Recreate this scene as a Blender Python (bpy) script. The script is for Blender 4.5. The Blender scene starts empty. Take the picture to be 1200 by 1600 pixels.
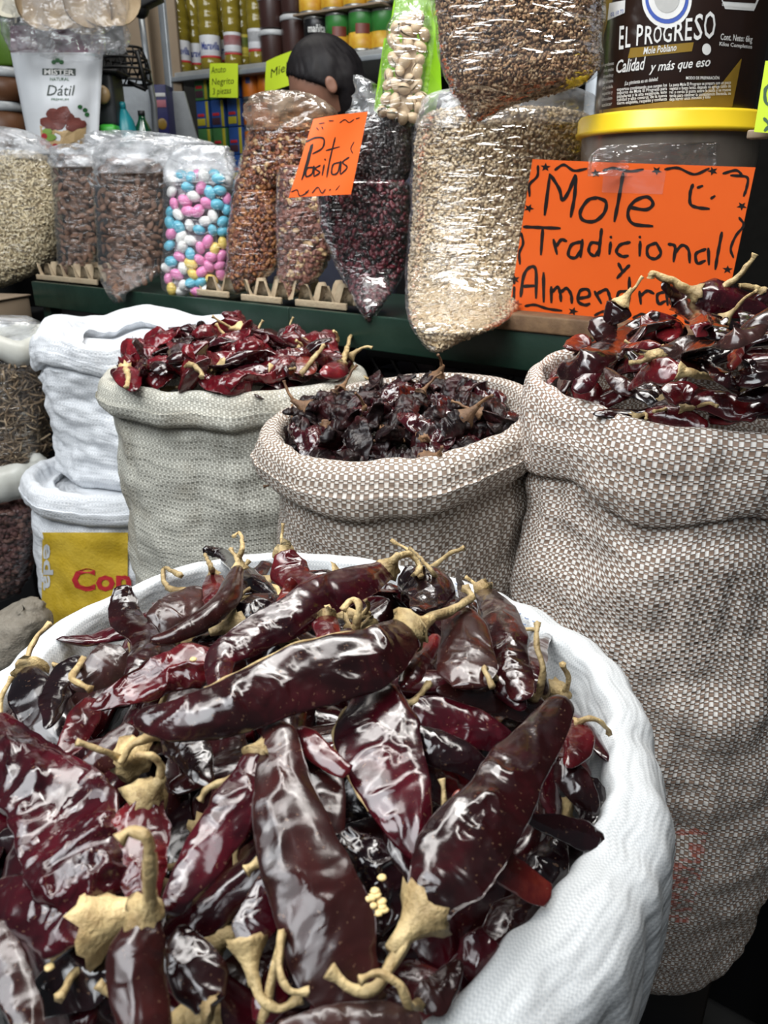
import bpy, bmesh, math, random
import numpy as np
from mathutils import Vector, Matrix, noise
random.seed(7)
rng = np.random.default_rng(7)
SC = bpy.context.scene
COL = SC.collection
PI = math.pi

# ---------------------------------------------------------------- camera
CAM_Z, PITCH, FPX = 1.35, math.radians(22), 1200.0
cam = bpy.data.cameras.new('camera')
cam.sensor_fit = 'VERTICAL'; cam.sensor_height = 36.0; cam.lens = 27.0
cam.clip_start = 0.02; cam.clip_end = 60
cam.dof.use_dof = True; cam.dof.focus_distance = 0.62; cam.dof.aperture_fstop = 14.0
cam_o = bpy.data.objects.new('camera', cam); COL.objects.link(cam_o)
cam_o.location = (0, 0, CAM_Z); cam_o.rotation_euler = (PI/2 - PITCH, 0, 0)
SC.camera = cam_o

# ---------------------------------------------------------------- world, lamps, exposure
w = bpy.data.worlds.new('market_light'); SC.world = w; w.use_nodes = True
bg = w.node_tree.nodes['Background']
bg.inputs[0].default_value = (0.80, 0.90, 1.0, 1); bg.inputs[1].default_value = 0.055
def area(name, loc, target, sx, sy, power, col=(1, 1, 1)):
    l = bpy.data.lights.new(name, 'AREA'); l.shape = 'RECTANGLE'; l.size = sx; l.size_y = sy
    l.energy = power; l.color = col
    o = bpy.data.objects.new(name, l); COL.objects.link(o); o.location = loc
    d = Vector(target) - Vector(loc); o.rotation_euler = d.to_track_quat('-Z', 'Y').to_euler()
    return o
area('lamp_aisle', (-0.30, 0.75, 2.45), (-0.1, 0.6, 1.0), 1.6, 0.45, 16, (1, 0.98, 0.95))
area('lamp_stall', (0.45, 1.05, 2.5), (0.3, 0.9, 1.0), 1.1, 0.20, 9, (1, 0.97, 0.92))
area('lamp_skylight', (-1.1, -0.5, 3.0), (0.0, 0.8, 1.1), 2.4, 1.5, 56, (0.93, 0.97, 1.0))
area('lamp_back', (-0.5, 2.3, 2.9), (-0.4, 2.7, 1.5), 1.1, 0.25, 6, (1, 0.97, 0.90))
SC.view_settings.view_transform = 'Standard'; SC.view_settings.look = 'None'
SC.view_settings.gamma = 1.0; SC.view_settings.use_curve_mapping = False
SC.view_settings.exposure = 0.55
try:
    SC.cycles.transparent_max_bounces = 16; SC.cycles.max_bounces = 8
    SC.cycles.sample_clamp_indirect = 4.0
except Exception:
    pass

# ---------------------------------------------------------------- where a line of sight meets the place
CP, SP = math.cos(PITCH), math.sin(PITCH)
def ray(px, py):
    a, b = px - 600.0, 800.0 - py
    return np.array([a, b*SP + FPX*CP, b*CP - FPX*SP])
EYE = np.array([0, 0, CAM_Z])
def PY(px, py, Y):
    d = ray(px, py); return EYE + d*(Y/d[1])
def PZ(px, py, z):
    d = ray(px, py); return EYE + d*((z - CAM_Z)/d[2])
def PP(px, py, p0, n):
    d = ray(px, py); return EYE + d*(np.dot(np.asarray(p0) - EYE, n)/np.dot(d, n))
def MPP(px, py, Y):                                   # metres per pixel
    return Y/ray(px, py)[1]
# ---------------------------------------------------------------- helpers: objects
ORG = {}
def rawmesh(name, V, F, mats, uv=None, midx=None, smooth=True):
    V = np.asarray(V, dtype=np.float32); me = bpy.data.meshes.new(name)
    if isinstance(F, np.ndarray):
        n, k = F.shape
        me.vertices.add(len(V)); me.vertices.foreach_set('co', V.ravel())
        me.loops.add(n*k); me.loops.foreach_set('vertex_index', F.astype(np.int32).ravel())
        me.polygons.add(n); me.polygons.foreach_set('loop_start', np.arange(0, n*k, k, dtype=np.int32))
        me.update(calc_edges=True)
    else:
        me.from_pydata(V.tolist(), [], [tuple(int(i) for i in f) for f in F])
    for m in (mats if isinstance(mats, (list, tuple)) else [mats]): me.materials.append(m)
    if midx is not None: me.polygons.foreach_set('material_index', np.asarray(midx, dtype=np.int32))
    me.polygons.foreach_set('use_smooth', np.full(len(me.polygons), bool(smooth)))
    if uv is not None:
        li = np.empty(len(me.loops), dtype=np.int32); me.loops.foreach_get('vertex_index', li)
        l = me.uv_layers.new(name='UVMap'); l.data.foreach_set('uv', np.asarray(uv, dtype=np.float32)[li].ravel())
    me.update()
    return me
def tag(o, label=None, cat=None, group=None, kind=None):
    if label: o['label'] = label
    if cat: o['category'] = cat
    if group: o['group'] = group
    if kind: o['kind'] = kind
    return o
def thing(name, label, cat, loc, group=None):
    o = bpy.data.objects.new(name, None); COL.objects.link(o); o.location = tuple(float(c) for c in loc)
    o.empty_display_size = 0.02; ORG[o.name] = np.array(loc, dtype=float)
    return tag(o, label, cat, group)
def part(name, V, F, mats, parent, label=None, kind=None, **k):
    org = ORG[parent.name]
    o = bpy.data.objects.new(name, rawmesh(name, np.asarray(V) - org, F, mats, **k)); COL.objects.link(o)
    o.parent = parent; ORG[o.name] = org
    return tag(o, label, None, None, kind)
def solo(name, V, F, mats, label=None, cat=None, group=None, kind=None, **k):
    V = np.asarray(V, dtype=float); org = np.array([V[:, 0].mean(), V[:, 1].mean(), V[:, 2].min()])
    o = bpy.data.objects.new(name, rawmesh(name, V - org, F, mats, **k)); COL.objects.link(o)
    o.location = tuple(org); ORG[o.name] = org
    return tag(o, label, cat, group, kind)
def child(name, mesh, parent, label=None):            # shared mesh
    o = bpy.data.objects.new(name, mesh); COL.objects.link(o); o.parent = parent
    return tag(o, label)
def copy_tree(src, M, label=None, group=None):
    c = src.copy(); COL.objects.link(c); c.matrix_world = M
    if label: c['label'] = label
    if group: c['group'] = group
    for ch in src.children:
        d = ch.copy(); COL.objects.link(d); d.parent = c
        for g in ch.children:
            e = g.copy(); COL.objects.link(e); e.parent = d
    return c
# ---------------------------------------------------------------- helpers: shapes
def nz(p, s, seed=0.0):
    return noise.noise(Vector((p[0]*s + seed*13.7, p[1]*s - seed*7.1, p[2]*s + seed*3.3)))
def join(*lst):
    Vs, Fs, b = [], [], 0
    for V, F in lst:
        V = np.asarray(V); Vs.append(V)
        Fs += [tuple(int(i) + b for i in f) for f in F]; b += len(V)
    return np.concatenate(Vs), Fs
def gridfaces(n, m, wrap=True):
    F = []
    mm = m if wrap else m - 1
    for i in range(n - 1):
        for j in range(mm):
            j2 = (j + 1) % m
            F.append((i*m + j, i*m + j2, (i + 1)*m + j2, (i + 1)*m + j))
    return F
def catmull(P, n):
    P = np.asarray(P, dtype=float)
    if len(P) == 2: return P[0] + (P[1] - P[0])*np.linspace(0, 1, n)[:, None]
    Q = np.vstack([2*P[0] - P[1], P, 2*P[-1] - P[-2]]); k = len(P) - 1
    out = []
    for s in np.linspace(0, k, n):
        i = min(int(s), k - 1); t = s - i
        a, b, c, d = Q[i], Q[i + 1], Q[i + 2], Q[i + 3]
        out.append(0.5*((2*b) + (-a + c)*t + (2*a - 5*b + 4*c - d)*t*t + (-a + 3*b - 3*c + d)*t**3))
    return np.array(out)
def unit(v):
    v = np.asarray(v, dtype=float); return v/max(np.linalg.norm(v), 1e-9)
def frames(P, up):
    T = np.gradient(P, axis=0); T /= np.maximum(np.linalg.norm(T, axis=1), 1e-9)[:, None]
    S = []
    for i, t in enumerate(T):
        u = up[i] if np.ndim(up) == 2 else np.asarray(up, dtype=float)
        s = np.cross(u, t)
        if np.linalg.norm(s) < 0.15 and S: s = S[-1] - t*np.dot(S[-1], t)
        elif np.linalg.norm(s) < 1e-3: s = np.cross((1, 0.3, 0.2), t)
        s = unit(s)
        if S and np.dot(s, S[-1]) < 0: s = -s
        S.append(s)
    S = np.array(S); B = np.cross(T, S)
    return T, S, B
def tube(P, r, m=8, up=(0.13, 0.21, 0.97), cap=True):
    P = np.asarray(P, dtype=float); n = len(P); r = np.broadcast_to(np.asarray(r, dtype=float), (n,))
    T, S, B = frames(P, up); th = np.arange(m)*2*PI/m
    V = (P[:, None, :] + r[:, None, None]*(np.cos(th)[None, :, None]*S[:, None, :] + np.sin(th)[None, :, None]*B[:, None, :])).reshape(-1, 3)
    F = gridfaces(n, m)
    if cap: F = F + [tuple(range(m))[::-1], tuple(range((n - 1)*m, n*m))]
    return V, F
def lathe(prof, m=24, c=(0, 0, 0), cap=True):
    th = np.arange(m)*2*PI/m
    V = np.array([[c[0] + r*math.cos(t), c[1] + r*math.sin(t), c[2] + z] for r, z in prof for t in th])
    F = [f[::-1] for f in gridfaces(len(prof), m)]
    F = [f[::-1] for f in F]
    if cap: F = F + [tuple(range(m))[::-1], tuple(range((len(prof) - 1)*m, len(prof)*m))]
    return V, F
def cbox(c, s, bev=0.003, yaw=0.0, M=None):
    bm = bmesh.new(); bmesh.ops.create_cube(bm, size=1.0)
    for v in bm.verts: v.co = Vector((v.co.x*s[0], v.co.y*s[1], v.co.z*s[2]))
    bmesh.ops.bevel(bm, geom=bm.edges[:], offset=min(bev, 0.45*min(s)), segments=2, affect='EDGES', profile=0.6)
    bm.verts.ensure_lookup_table()
    for i, v in enumerate(bm.verts): v.index = i
    V = np.array([v.co[:] for v in bm.verts]); F = [tuple(v.index for v in f.verts) for f in bm.faces]; bm.free()
    R = np.array([[math.cos(yaw), -math.sin(yaw), 0], [math.sin(yaw), math.cos(yaw), 0], [0, 0, 1]]) if M is None else np.asarray(M)
    return V @ R.T + np.asarray(c), F
def bar(a, b, w, h=None, bev=0.001):
    a, b = np.asarray(a, float), np.asarray(b, float); t = unit(b - a)
    u = np.array([0, 0, 1.0]) if abs(t[2]) < 0.9 else np.array([0, 1.0, 0])
    s = unit(np.cross(u, t)); v = np.cross(t, s)
    return cbox((a + b)/2, (np.linalg.norm(b - a), w, h or w), bev, M=np.stack([t, s, v], axis=1))
def ell(c, r, n=8, m=10, seed=None, amp=0.0, fr=1.5):
    V = []
    for i in range(n + 1):
        a = -PI/2 + PI*i/n
        for j in range(m):
            b = 2*PI*j/m; p = np.array([math.cos(a)*math.cos(b), math.cos(a)*math.sin(b), math.sin(a)])
            if seed is not None: p = p*(1 + amp*nz(p, fr, seed))
            V.append(p*np.asarray(r) + np.asarray(c))
    return np.array(V), gridfaces(n + 1, m)
def scatter_on(V, F, count, front=None):
    """random points and normals on quads/tris of a surface"""
    T = []
    for f in F:
        for k in range(1, len(f) - 1): T.append((f[0], f[k], f[k + 1]))
    T = np.array(T); A = V[T]; N = np.cross(A[:, 1] - A[:, 0], A[:, 2] - A[:, 0]); ar = np.linalg.norm(N, axis=1)/2
    N = N/np.maximum(2*ar, 1e-12)[:, None]
    c = V.mean(axis=0)
    if np.sum(np.sum(A[:, 0]*np.cross(A[:, 1], A[:, 2]), axis=1)) < 0: N = -N          # outward, by the signed volume
    if front is not None:
        vis = np.sum(N*unit(EYE - c), axis=1) > front; ar = ar*vis
    idx = rng.choice(len(T), size=count, p=ar/ar.sum()); r1, r2 = np.sqrt(rng.random(count)), rng.random(count)
    B = A[idx]
    return B[:, 0]*(1 - r1)[:, None] + B[:, 1]*(r1*(1 - r2))[:, None] + B[:, 2]*(r1*r2)[:, None], N[idx]
def spaced(P, N, d):
    """thin out to a minimum spacing"""
    keep, cell = [], {}
    for i, p in enumerate(P):
        k = tuple(np.floor(p/d).astype(int)); ok = True
        for a in (-1, 0, 1):
            for b in (-1, 0, 1):
                for c in (-1, 0, 1):
                    for q in cell.get((k[0] + a, k[1] + b, k[2] + c), ()):
                        if np.sum((P[q] - p)**2) < d*d: ok = False; break
        if ok: keep.append(i); cell.setdefault(k, []).append(i)
    return P[keep], N[keep]
def basis_of(N, tilt=0.35):
    n = len(N); Z = N + tilt*rng.normal(size=(n, 3)); Z /= np.linalg.norm(Z, axis=1)[:, None]
    X = rng.normal(size=(n, 3)); X -= Z*np.sum(X*Z, axis=1)[:, None]; X /= np.linalg.norm(X, axis=1)[:, None]
    return np.stack([X, np.cross(Z, X), Z], axis=2)
def grains(P, N, tv, tf, smin, smax, tilt=0.35):
    """many grains of one template as one vertex/triangle soup"""
    n = len(P); B = basis_of(N, tilt); s = rng.uniform(smin, smax, n)
    tv = np.asarray(tv); tf = np.asarray(tf)
    V = np.einsum('nij,kj->nki', B, tv)*s[:, None, None] + P[:, None, :]
    F = tf[None] + (np.arange(n)*len(tv))[:, None, None]
    return V.reshape(-1, 3), F.reshape(-1, tf.shape[1])
def tris(F):
    out = []
    for f in F:
        for k in range(1, len(f) - 1): out.append((f[0], f[k], f[k + 1]))
    return np.array(out)
_a = np.arange(6)*PI/3
FLAKE_V = np.vstack([np.c_[np.cos(_a), 0.72*np.sin(_a), 0.12*np.sin(2*_a)], [[0, 0, 0.28], [0, 0, -0.18]]])*0.5
FLAKE_F = np.array([(i, (i + 1) % 6, 6) for i in range(6)] + [((i + 1) % 6, i, 7) for i in range(6)])
_v, _f = ell((0, 0, 0), (0.5, 0.30, 0.26), 5, 7, 3, 0.25); NUB_V, NUB_F = _v, tris(_f)
_v, _f = ell((0, 0, 0), (0.5, 0.17, 0.15), 4, 6, 5, 0.1); RICE_V, RICE_F = _v, tris(_f)
# ---------------------------------------------------------------- helpers: lettering
def text_mesh(s, shear=0.0, spacing=1.0, bold=0.0):
    c = bpy.data.curves.new('t', 'FONT'); c.body = s; c.shear = shear; c.space_character = spacing; c.resolution_u = 2; c.offset = bold
    o = bpy.data.objects.new('t', c); COL.objects.link(o)
    dg = bpy.context.evaluated_depsgraph_get(); me = bpy.data.meshes.new_from_object(o.evaluated_get(dg))
    V = np.array([v.co[:] for v in me.vertices]); F = [tuple(p.vertices) for p in me.polygons]
    bpy.data.objects.remove(o); bpy.data.curves.remove(c); bpy.data.meshes.remove(me)
    V = V[:, :2]; V[:, 0] -= V[:, 0].min(); V /= V[:, 0].max()      # x runs 0..1
    return V, F
def ribbon(pts, wd):
    """a pen stroke in flat 2-D, pts smoothed"""
    k = max(6, 5*len(pts)); P = catmull(np.asarray(pts, float), k) if len(pts) > 2 else catmull(pts, 6)
    T = np.gradient(P, axis=0); T /= np.maximum(np.linalg.norm(T, axis=1), 1e-6)[:, None]
    S = np.c_[-T[:, 1], T[:, 0]]; ww = wd/2*(1 + 0.12*np.sin(np.arange(len(P))*1.3))
    P[0] -= T[0]*wd*0.25; P[-1] += T[-1]*wd*0.25
    ww[0] *= 0.55; ww[-1] *= 0.55
    V = np.vstack([P + S*ww[:, None], P - S*ww[:, None]]); n = len(P)
    return V, [(i, i + 1, n + i + 1, n + i) for i in range(n - 1)]
def strokes_on(name, strokes, wd, fn, mat, parent, label=None):
    """fn maps a 2-D point to the surface"""
    V, F = join(*[(np.c_[v, np.zeros(len(v))], f) for v, f in (ribbon(s, wd) for s in strokes)])
    W = np.array([fn(v[0], v[1]) for v in V])
    return part(name, W, F, mat, parent, label=label, smooth=False)
def text_on(name, s, x0, y0, x1, h, fn, mat, parent, shear=0.0, y1=None, bold=0.0, label=None):
    """lettering whose baseline runs from (x0,y0) to (x1,y1) and whose capitals are h high, mapped by fn (y grows downwards)"""
    V, F = text_mesh(s, shear, 1.0, bold); cap = 0.72*V[:, 1].max()/max(V[:, 1].max(), 1e-6)
    top = V[:, 1].max(); y1 = y0 if y1 is None else y1
    W = np.array([fn(x0 + (x1 - x0)*a, y0 + (y1 - y0)*a - b/top*h) for a, b in V])
    return part(name, W, F, mat, parent, label=label, smooth=False)
def blob_on(name, pts, fn, mat, parent, label=None):
    """a filled flat print patch: 2-D outline mapped by fn, fan from its centre"""
    P = np.asarray(pts, float); c = P.mean(axis=0); k = len(P)
    mid = (P + c)/2; A = np.vstack([P, mid, [c]])
    F = [(i, (i + 1) % k, k + (i + 1) % k, k + i) for i in range(k)] + [(k + i, k + (i + 1) % k, 2*k) for i in range(k)]
    return part(name, np.array([fn(a, b) for a, b in A]), F, mat, parent, label=label, smooth=False)
def disc_pts(cx, cy, rx, ry, n=16, seed=None, amp=0.0):
    return [(cx + rx*math.cos(t)*(1 + (amp*noise.noise(Vector((math.cos(t)*1.5, math.sin(t)*1.5, seed))) if seed is not None else 0)),
             cy + ry*math.sin(t)*(1 + (amp*noise.noise(Vector((math.cos(t)*1.5, math.sin(t)*1.5, seed))) if seed is not None else 0))) for t in np.arange(n)*2*PI/n]
# ---------------------------------------------------------------- helpers: materials
class Graph:
    def __init__(s, name):
        s.m = bpy.data.materials.new(name); s.m.use_nodes = True; s.t = s.m.node_tree; s.t.nodes.clear()
        s.out = s.t.nodes.new('ShaderNodeOutputMaterial')
    def put(s, sock, v):
        if hasattr(v, 'is_output') or isinstance(v, bpy.types.NodeSocket): s.t.links.new(v, sock)
        elif isinstance(v, (tuple, list)) and len(v) == 3 and sock.type == 'RGBA': sock.default_value = (*v, 1)
        else: sock.default_value = v
    def n(s, typ, _o=0, _p=None, **kw):
        x = s.t.nodes.new('ShaderNode' + typ)
        for k, v in (_p or {}).items(): setattr(x, k, v)
        for k, v in kw.items():
            s.put(x.inputs[int(k[1:])] if k[0] == 'i' and k[1:].isdigit() else x.inputs[k.replace('_', ' ')], v)
        return x.outputs[_o]
    def m_(s, op, a, b=0.0, c=None):
        kw = dict(i0=a, i1=b)
        if c is not None: kw['i2'] = c
        return s.n('Math', 0, dict(operation=op), **kw)
    def mix(s, f, a, b, mode='MIX'):
        x = s.t.nodes.new('ShaderNodeMix'); x.data_type = 'RGBA'; x.blend_type = mode
        s.put(x.inputs[0], f); s.put(x.inputs[6], a); s.put(x.inputs[7], b); return x.outputs[2]
    def ramp(s, f, stops):
        x = s.t.nodes.new('ShaderNodeValToRGB'); e = x.color_ramp.elements
        while len(e) < len(stops): e.new(0.5)
        for q, (p, c) in zip(e, stops): q.position = p; q.color = (*c, 1)
        s.put(x.inputs[0], f); return x.outputs[0]
    def obj(s): return s.n('TexCoord', 3)
    def uv(s): return s.n('TexCoord', 2)
    def noise(s, vec, scale, detail=3.0, rough=0.55, dist=0.0):
        return s.n('TexNoise', 0, None, Vector=vec, Scale=scale, Detail=detail, Roughness=rough, Distortion=dist)
    def bump(s, h, strength, dist):
        return s.n('Bump', 0, None, Height=h, Strength=strength, Distance=dist)
    def scale(s, vec, sc):
        return s.n('Mapping', 0, None, Vector=vec, Scale=sc)
    def bsdf(s, **kw):
        k2 = {k.replace('_', ' '): v for k, v in kw.items()}
        x = s.t.nodes.new('ShaderNodeBsdfPrincipled')
        for k, v in k2.items(): s.put(x.inputs[k], v)
        return x.outputs[0]
    def done(s, sh): s.t.links.new(sh, s.out.inputs[0]); return s.m
def mat(name, col, rough=0.6, metal=0.0, col2=None, ns=20.0, bump=0.0, bs=80.0, coat=0.0, spec=0.5, vary=0.0):
    g = Graph(name); co = g.obj(); c = col
    if col2 is None: col2 = tuple(0.8*x for x in col)
    f = g.n('MapRange', 0, None, i0=g.noise(co, ns, 4.0, 0.6), i1=0.35, i2=0.65)
    c = g.mix(f, col, col2)
    if vary:
        r = g.n('ObjectInfo', 5); c = g.n('HueSaturation', 0, None, Hue=0.5, Saturation=1.0, Value=g.m_('ADD', 1 - vary, g.m_('MULTIPLY', r, 2*vary)), Fac=1.0, Color=c)
    kw = dict(Base_Color=c, Roughness=rough, Metallic=metal, Coat_Weight=coat, Coat_Roughness=0.08, Specular_IOR_Level=spec)
    if bump: kw['Normal'] = g.bump(g.noise(co, bs, 3.0), bump, 0.004)
    return g.done(g.bsdf(**kw))
def film_mat(name, haze=0.05, tint=(1, 1, 1), bump=0.6, sc=60.0, gloss=1.0, stretch=(1, 1, 2.2), rough=0.09, cap=0.30):
    g = Graph(name); co = g.scale(g.obj(), stretch)
    h = g.m_('ADD', g.noise(co, sc, 2.0, 0.5, 0.6), g.m_('MULTIPLY', g.noise(co, sc*0.35, 2.0, 0.5, 1.0), 1.6))
    nrm = g.bump(h, bump, 0.006)
    fr = g.n('Fresnel', 0, None, IOR=1.42, Normal=nrm)
    tr = g.n('BsdfTransparent', 0, None, Color=(0.97*tint[0], 0.97*tint[1], 0.97*tint[2]))
    df = g.n('BsdfDiffuse', 0, None, Color=(0.9*tint[0], 0.92*tint[1], 0.95*tint[2]))
    gl = g.n('BsdfGlossy', 0, None, Color=(1, 1, 1), Roughness=rough, Normal=nrm)
    hz = g.m_('MULTIPLY', g.n('MapRange', 0, None, i0=g.noise(co, sc*0.5, 3.0, 0.6, 0.5), i1=0.3, i2=0.75), 2*haze)
    a = g.n('MixShader', 0, None, i0=hz, i1=tr, i2=df)
    b = g.n('MixShader', 0, None, i0=g.m_('MINIMUM', g.m_('MULTIPLY', fr, gloss), cap), i1=a, i2=gl)
    return g.done(b)
def weave_mat(name, warp, weft, cw, ch, stain=None, relief=0.7, gap=0.5, stamp=None, wob=0.0012, crinkle=0.75):
    """plain weave of flat tapes; cw, ch = tape widths in metres along the cloth's own u, v"""
    g = Graph(name); uv = g.uv()
    wobn = g.n('TexNoise', 1, None, Vector=uv, Scale=14.0, Detail=2.0)
    off = g.n('VectorMath', 0, dict(operation='MULTIPLY'), i0=g.n('VectorMath', 0, dict(operation='SUBTRACT'), i0=wobn, i1=(0.5, 0.5, 0.5)), i1=(wob*8, wob*8, 0))
    p = g.n('VectorMath', 0, dict(operation='ADD'), i0=uv, i1=off)
    sep = g.t.nodes.new('ShaderNodeSeparateXYZ'); g.put(sep.inputs[0], p)
    U = g.m_('DIVIDE', sep.outputs[0], cw); V0 = g.m_('DIVIDE', sep.outputs[1], ch)
    V = g.m_('ADD', V0, g.m_('MULTIPLY', g.m_('SINE', g.m_('MULTIPLY', V0, 2.1)), 0.42))
    fu, fv = g.m_('FRACT', U), g.m_('FRACT', V)
    par = g.m_('ADD', g.m_('FLOOR', U), g.m_('FLOOR', V))
    c = g.m_('MULTIPLY', g.m_('FRACT', g.m_('MULTIPLY', par, 0.5)), 2.0)
    c = g.m_('GREATER_THAN', c, 0.5)
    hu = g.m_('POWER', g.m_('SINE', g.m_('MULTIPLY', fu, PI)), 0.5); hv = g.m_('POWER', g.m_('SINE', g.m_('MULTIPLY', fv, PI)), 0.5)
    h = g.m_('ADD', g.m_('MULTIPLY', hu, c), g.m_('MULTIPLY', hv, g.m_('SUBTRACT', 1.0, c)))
    # narrower across its own length, so that the crossing tape peeps out, darkened, beside it
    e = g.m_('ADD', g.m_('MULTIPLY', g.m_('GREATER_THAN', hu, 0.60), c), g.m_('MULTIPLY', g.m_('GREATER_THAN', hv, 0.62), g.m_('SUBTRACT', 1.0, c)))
    warpc = g.mix(g.noise(g.scale(uv, (1/cw*0.9, 3, 1)), 1.0, 1.0), warp, tuple(0.82*x for x in warp))
    weftc = g.mix(g.noise(g.scale(uv, (3, 1/ch*0.9, 1)), 1.0, 1.0), weft, tuple(0.72*x for x in weft))
    col = g.mix(c, weftc, warpc)
    col = g.mix(g.m_('MULTIPLY', g.m_('SUBTRACT', 1.0, e), gap), col, tuple(0.35*x for x in weft))  # occlusion shade in the gaps between tapes, put into the colour
    if stain: col = g.mix(g.m_('MULTIPLY', g.n('MapRange', 0, None, i0=g.noise(uv, 9.0, 3.0), i1=0.52, i2=0.72), 0.55), col, stain)
    if stamp:                                          # faded ink stamp printed on the cloth
        (u0, u1, v0, v1), ink = stamp
        q = g.t.nodes.new('ShaderNodeSeparateXYZ'); g.put(q.inputs[0], uv)
        box = 1.0
        for ax, lo, hi in ((0, u0, u1), (1, v0, v1)):
            box = g.m_('MULTIPLY', g.m_('MULTIPLY', g.m_('GREATER_THAN', q.outputs[ax], lo), g.m_('LESS_THAN', q.outputs[ax], hi)), box)
        msk = g.m_('MULTIPLY', g.m_('GREATER_THAN', g.noise(g.scale(uv, (60, 110, 1)), 1.0, 1.0), 0.52), box)
        col = g.mix(g.m_('MULTIPLY', msk, 0.5), col, ink)
    nrm = g.bump(h, relief, 0.0012)
    nrm = g.n('Bump', 0, None, Height=g.noise(g.scale(uv, (9, 34, 1)), 1.0, 3.0, 0.6), Strength=crinkle, Distance=0.008, Normal=nrm)
    return g.done(g.bsdf(Base_Color=col, Roughness=0.55, Specular_IOR_Level=0.35, Normal=nrm))
def chile_mat(name, dark, mid, lite, rough=0.17, coat=0.45, bs=1.0, spec=0.5):
    g = Graph(name); co = g.obj(); r = g.n('ObjectInfo', 5)
    sh = g.n('VectorMath', 0, dict(operation='ADD'), i0=co, i1=g.n('CombineXYZ', 0, None, X=g.m_('MULTIPLY', r, 3.0), Y=g.m_('MULTIPLY', r, 7.0), Z=0.0))
    f = g.noise(sh, 34.0, 4.0, 0.6, 0.4)
    c = g.ramp(f, [(0.30, dark), (0.52, mid), (0.74, lite)])
    c = g.mix(g.m_('MULTIPLY', g.n('MapRange', 0, None, i0=g.noise(sh, 420.0, 2.0), i1=0.66, i2=0.72), 0.35), c, (0.22, 0.13, 0.08))   # dusty flecks
    h = g.m_('ADD', g.noise(sh, 27.0, 1.5, 0.4, 1.4), g.m_('MULTIPLY', g.noise(sh, 300.0, 1.0, 0.5), 0.02))
    nrm = g.bump(h, 0.40*bs, 0.014)
    ro = g.m_('ADD', rough - 0.04, g.m_('MULTIPLY', g.noise(sh, 25.0, 2.0), 0.12))
    return g.done(g.bsdf(Base_Color=c, Roughness=ro, Coat_Weight=coat, Coat_Roughness=0.12, Specular_IOR_Level=spec, Normal=nrm))
# ---------------------------------------------------------------- materials
M_FLOOR = mat('floor_concrete', (0.035, 0.034, 0.033), 0.7, col2=(0.05, 0.048, 0.045), ns=8)
M_WALL = mat('dark_wall', (0.035, 0.032, 0.028), 0.9)
M_BLACK = mat('black_plastic', (0.006, 0.006, 0.007), 0.5)
M_DGREEN = mat('green_paint', (0.006, 0.022, 0.014), 0.38, col2=(0.012, 0.033, 0.022), ns=14, bump=0.15)
M_STEEL = mat('galvanised', (0.38, 0.41, 0.44), 0.4, 0.5)
M_WOOD = mat('raw_wood', (0.21, 0.125, 0.062), 0.75, col2=(0.11, 0.06, 0.03), ns=30, bump=0.3)
M_CARD = mat('cardboard', (0.27, 0.205, 0.14), 0.85, col2=(0.23, 0.17, 0.115), ns=6)
M_PULP = mat('egg_pulp', (0.45, 0.36, 0.24), 0.9, col2=(0.38, 0.29, 0.19), ns=40, bump=0.4, bs=300)
M_WHITE = mat('white_plastic', (0.72, 0.75, 0.78), 0.4)
M_STEM = mat('dry_stem', (0.60, 0.455, 0.225), 0.6, col2=(0.27, 0.18, 0.075), ns=70, bump=0.5, bs=260, vary=0.25)
M_STEMB = mat('brown_stem', (0.22, 0.12, 0.055), 0.7, col2=(0.12, 0.06, 0.03), ns=55, bump=0.4, bs=260, vary=0.2)
M_SEED = mat('pale_seed', (0.80, 0.60, 0.27), 0.5)
# ---------------------------------------------------------------- the setting
V, F = cbox((0, 2.0, -0.03), (7.0, 8.0, 0.06), 0.005); tag(solo('floor', V, F, M_FLOOR), kind='structure')
V, F = cbox((0, 4.25, 1.6), (7.0, 0.12, 3.2), 0.005); tag(solo('wall_back', V, F, M_WALL), kind='structure')
V, F = cbox((2.4, 2.2, 1.6), (0.12, 4.0, 3.2), 0.005); tag(solo('wall_right', V, F, M_WALL), kind='structure')

# ---------------------------------------------------------------- the front display shelf: its front edge runs from right (near) to left (far)
SH_A = PY(1050, 540, 1.0); SH_B = PY(305, 465, 1.54)
SH_Z = 0.5*(SH_A[2] + SH_B[2])
SH_U = unit(np.array([SH_B[0] - SH_A[0], SH_B[1] - SH_A[1], 0])); SH_N = np.array([-SH_U[1], SH_U[0], 0.0])
if SH_N[1] < 0: SH_N = -SH_N
SH_YAW = math.atan2(SH_U[1], SH_U[0])
SH_O = np.array([SH_A[0], SH_A[1], SH_Z])
def SHP(px, py, d=0.0):                                # point of the line of sight above/behind the shelf's front edge, d metres in
    return PP(px, py, SH_O + SH_N*d, SH_N)
def sh_at(s, d, z): return SH_O + SH_U*s + SH_N*d + np.array([0, 0, z])
sh = thing('display_shelf', 'long dark green metal shelf carrying the clear bags behind the sacks', 'shelf', sh_at(0.5, 0.2, -SH_Z))
s_end = float(np.dot(SHP(52, 440) - SH_O, SH_U)); s_seam = float(np.dot(SHP(455, 490) - SH_O, SH_U))
part('shelf_board', *cbox(sh_at((s_end - 0.4)/2, 0.18, -0.02), (s_end + 0.4, 0.36, 0.02), 0.002, SH_YAW), M_DGREEN, sh)
part('front_rail', *cbox(sh_at((s_end + s_seam)/2, 0.0, -0.028), (s_end - s_seam - 0.002, 0.012, 0.056), 0.002, SH_YAW), M_DGREEN, sh)
part('front_rail', *cbox(sh_at((s_seam - 0.4)/2, 0.0, -0.028), (s_seam + 0.4, 0.012, 0.056), 0.002, SH_YAW), M_DGREEN, sh)
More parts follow.
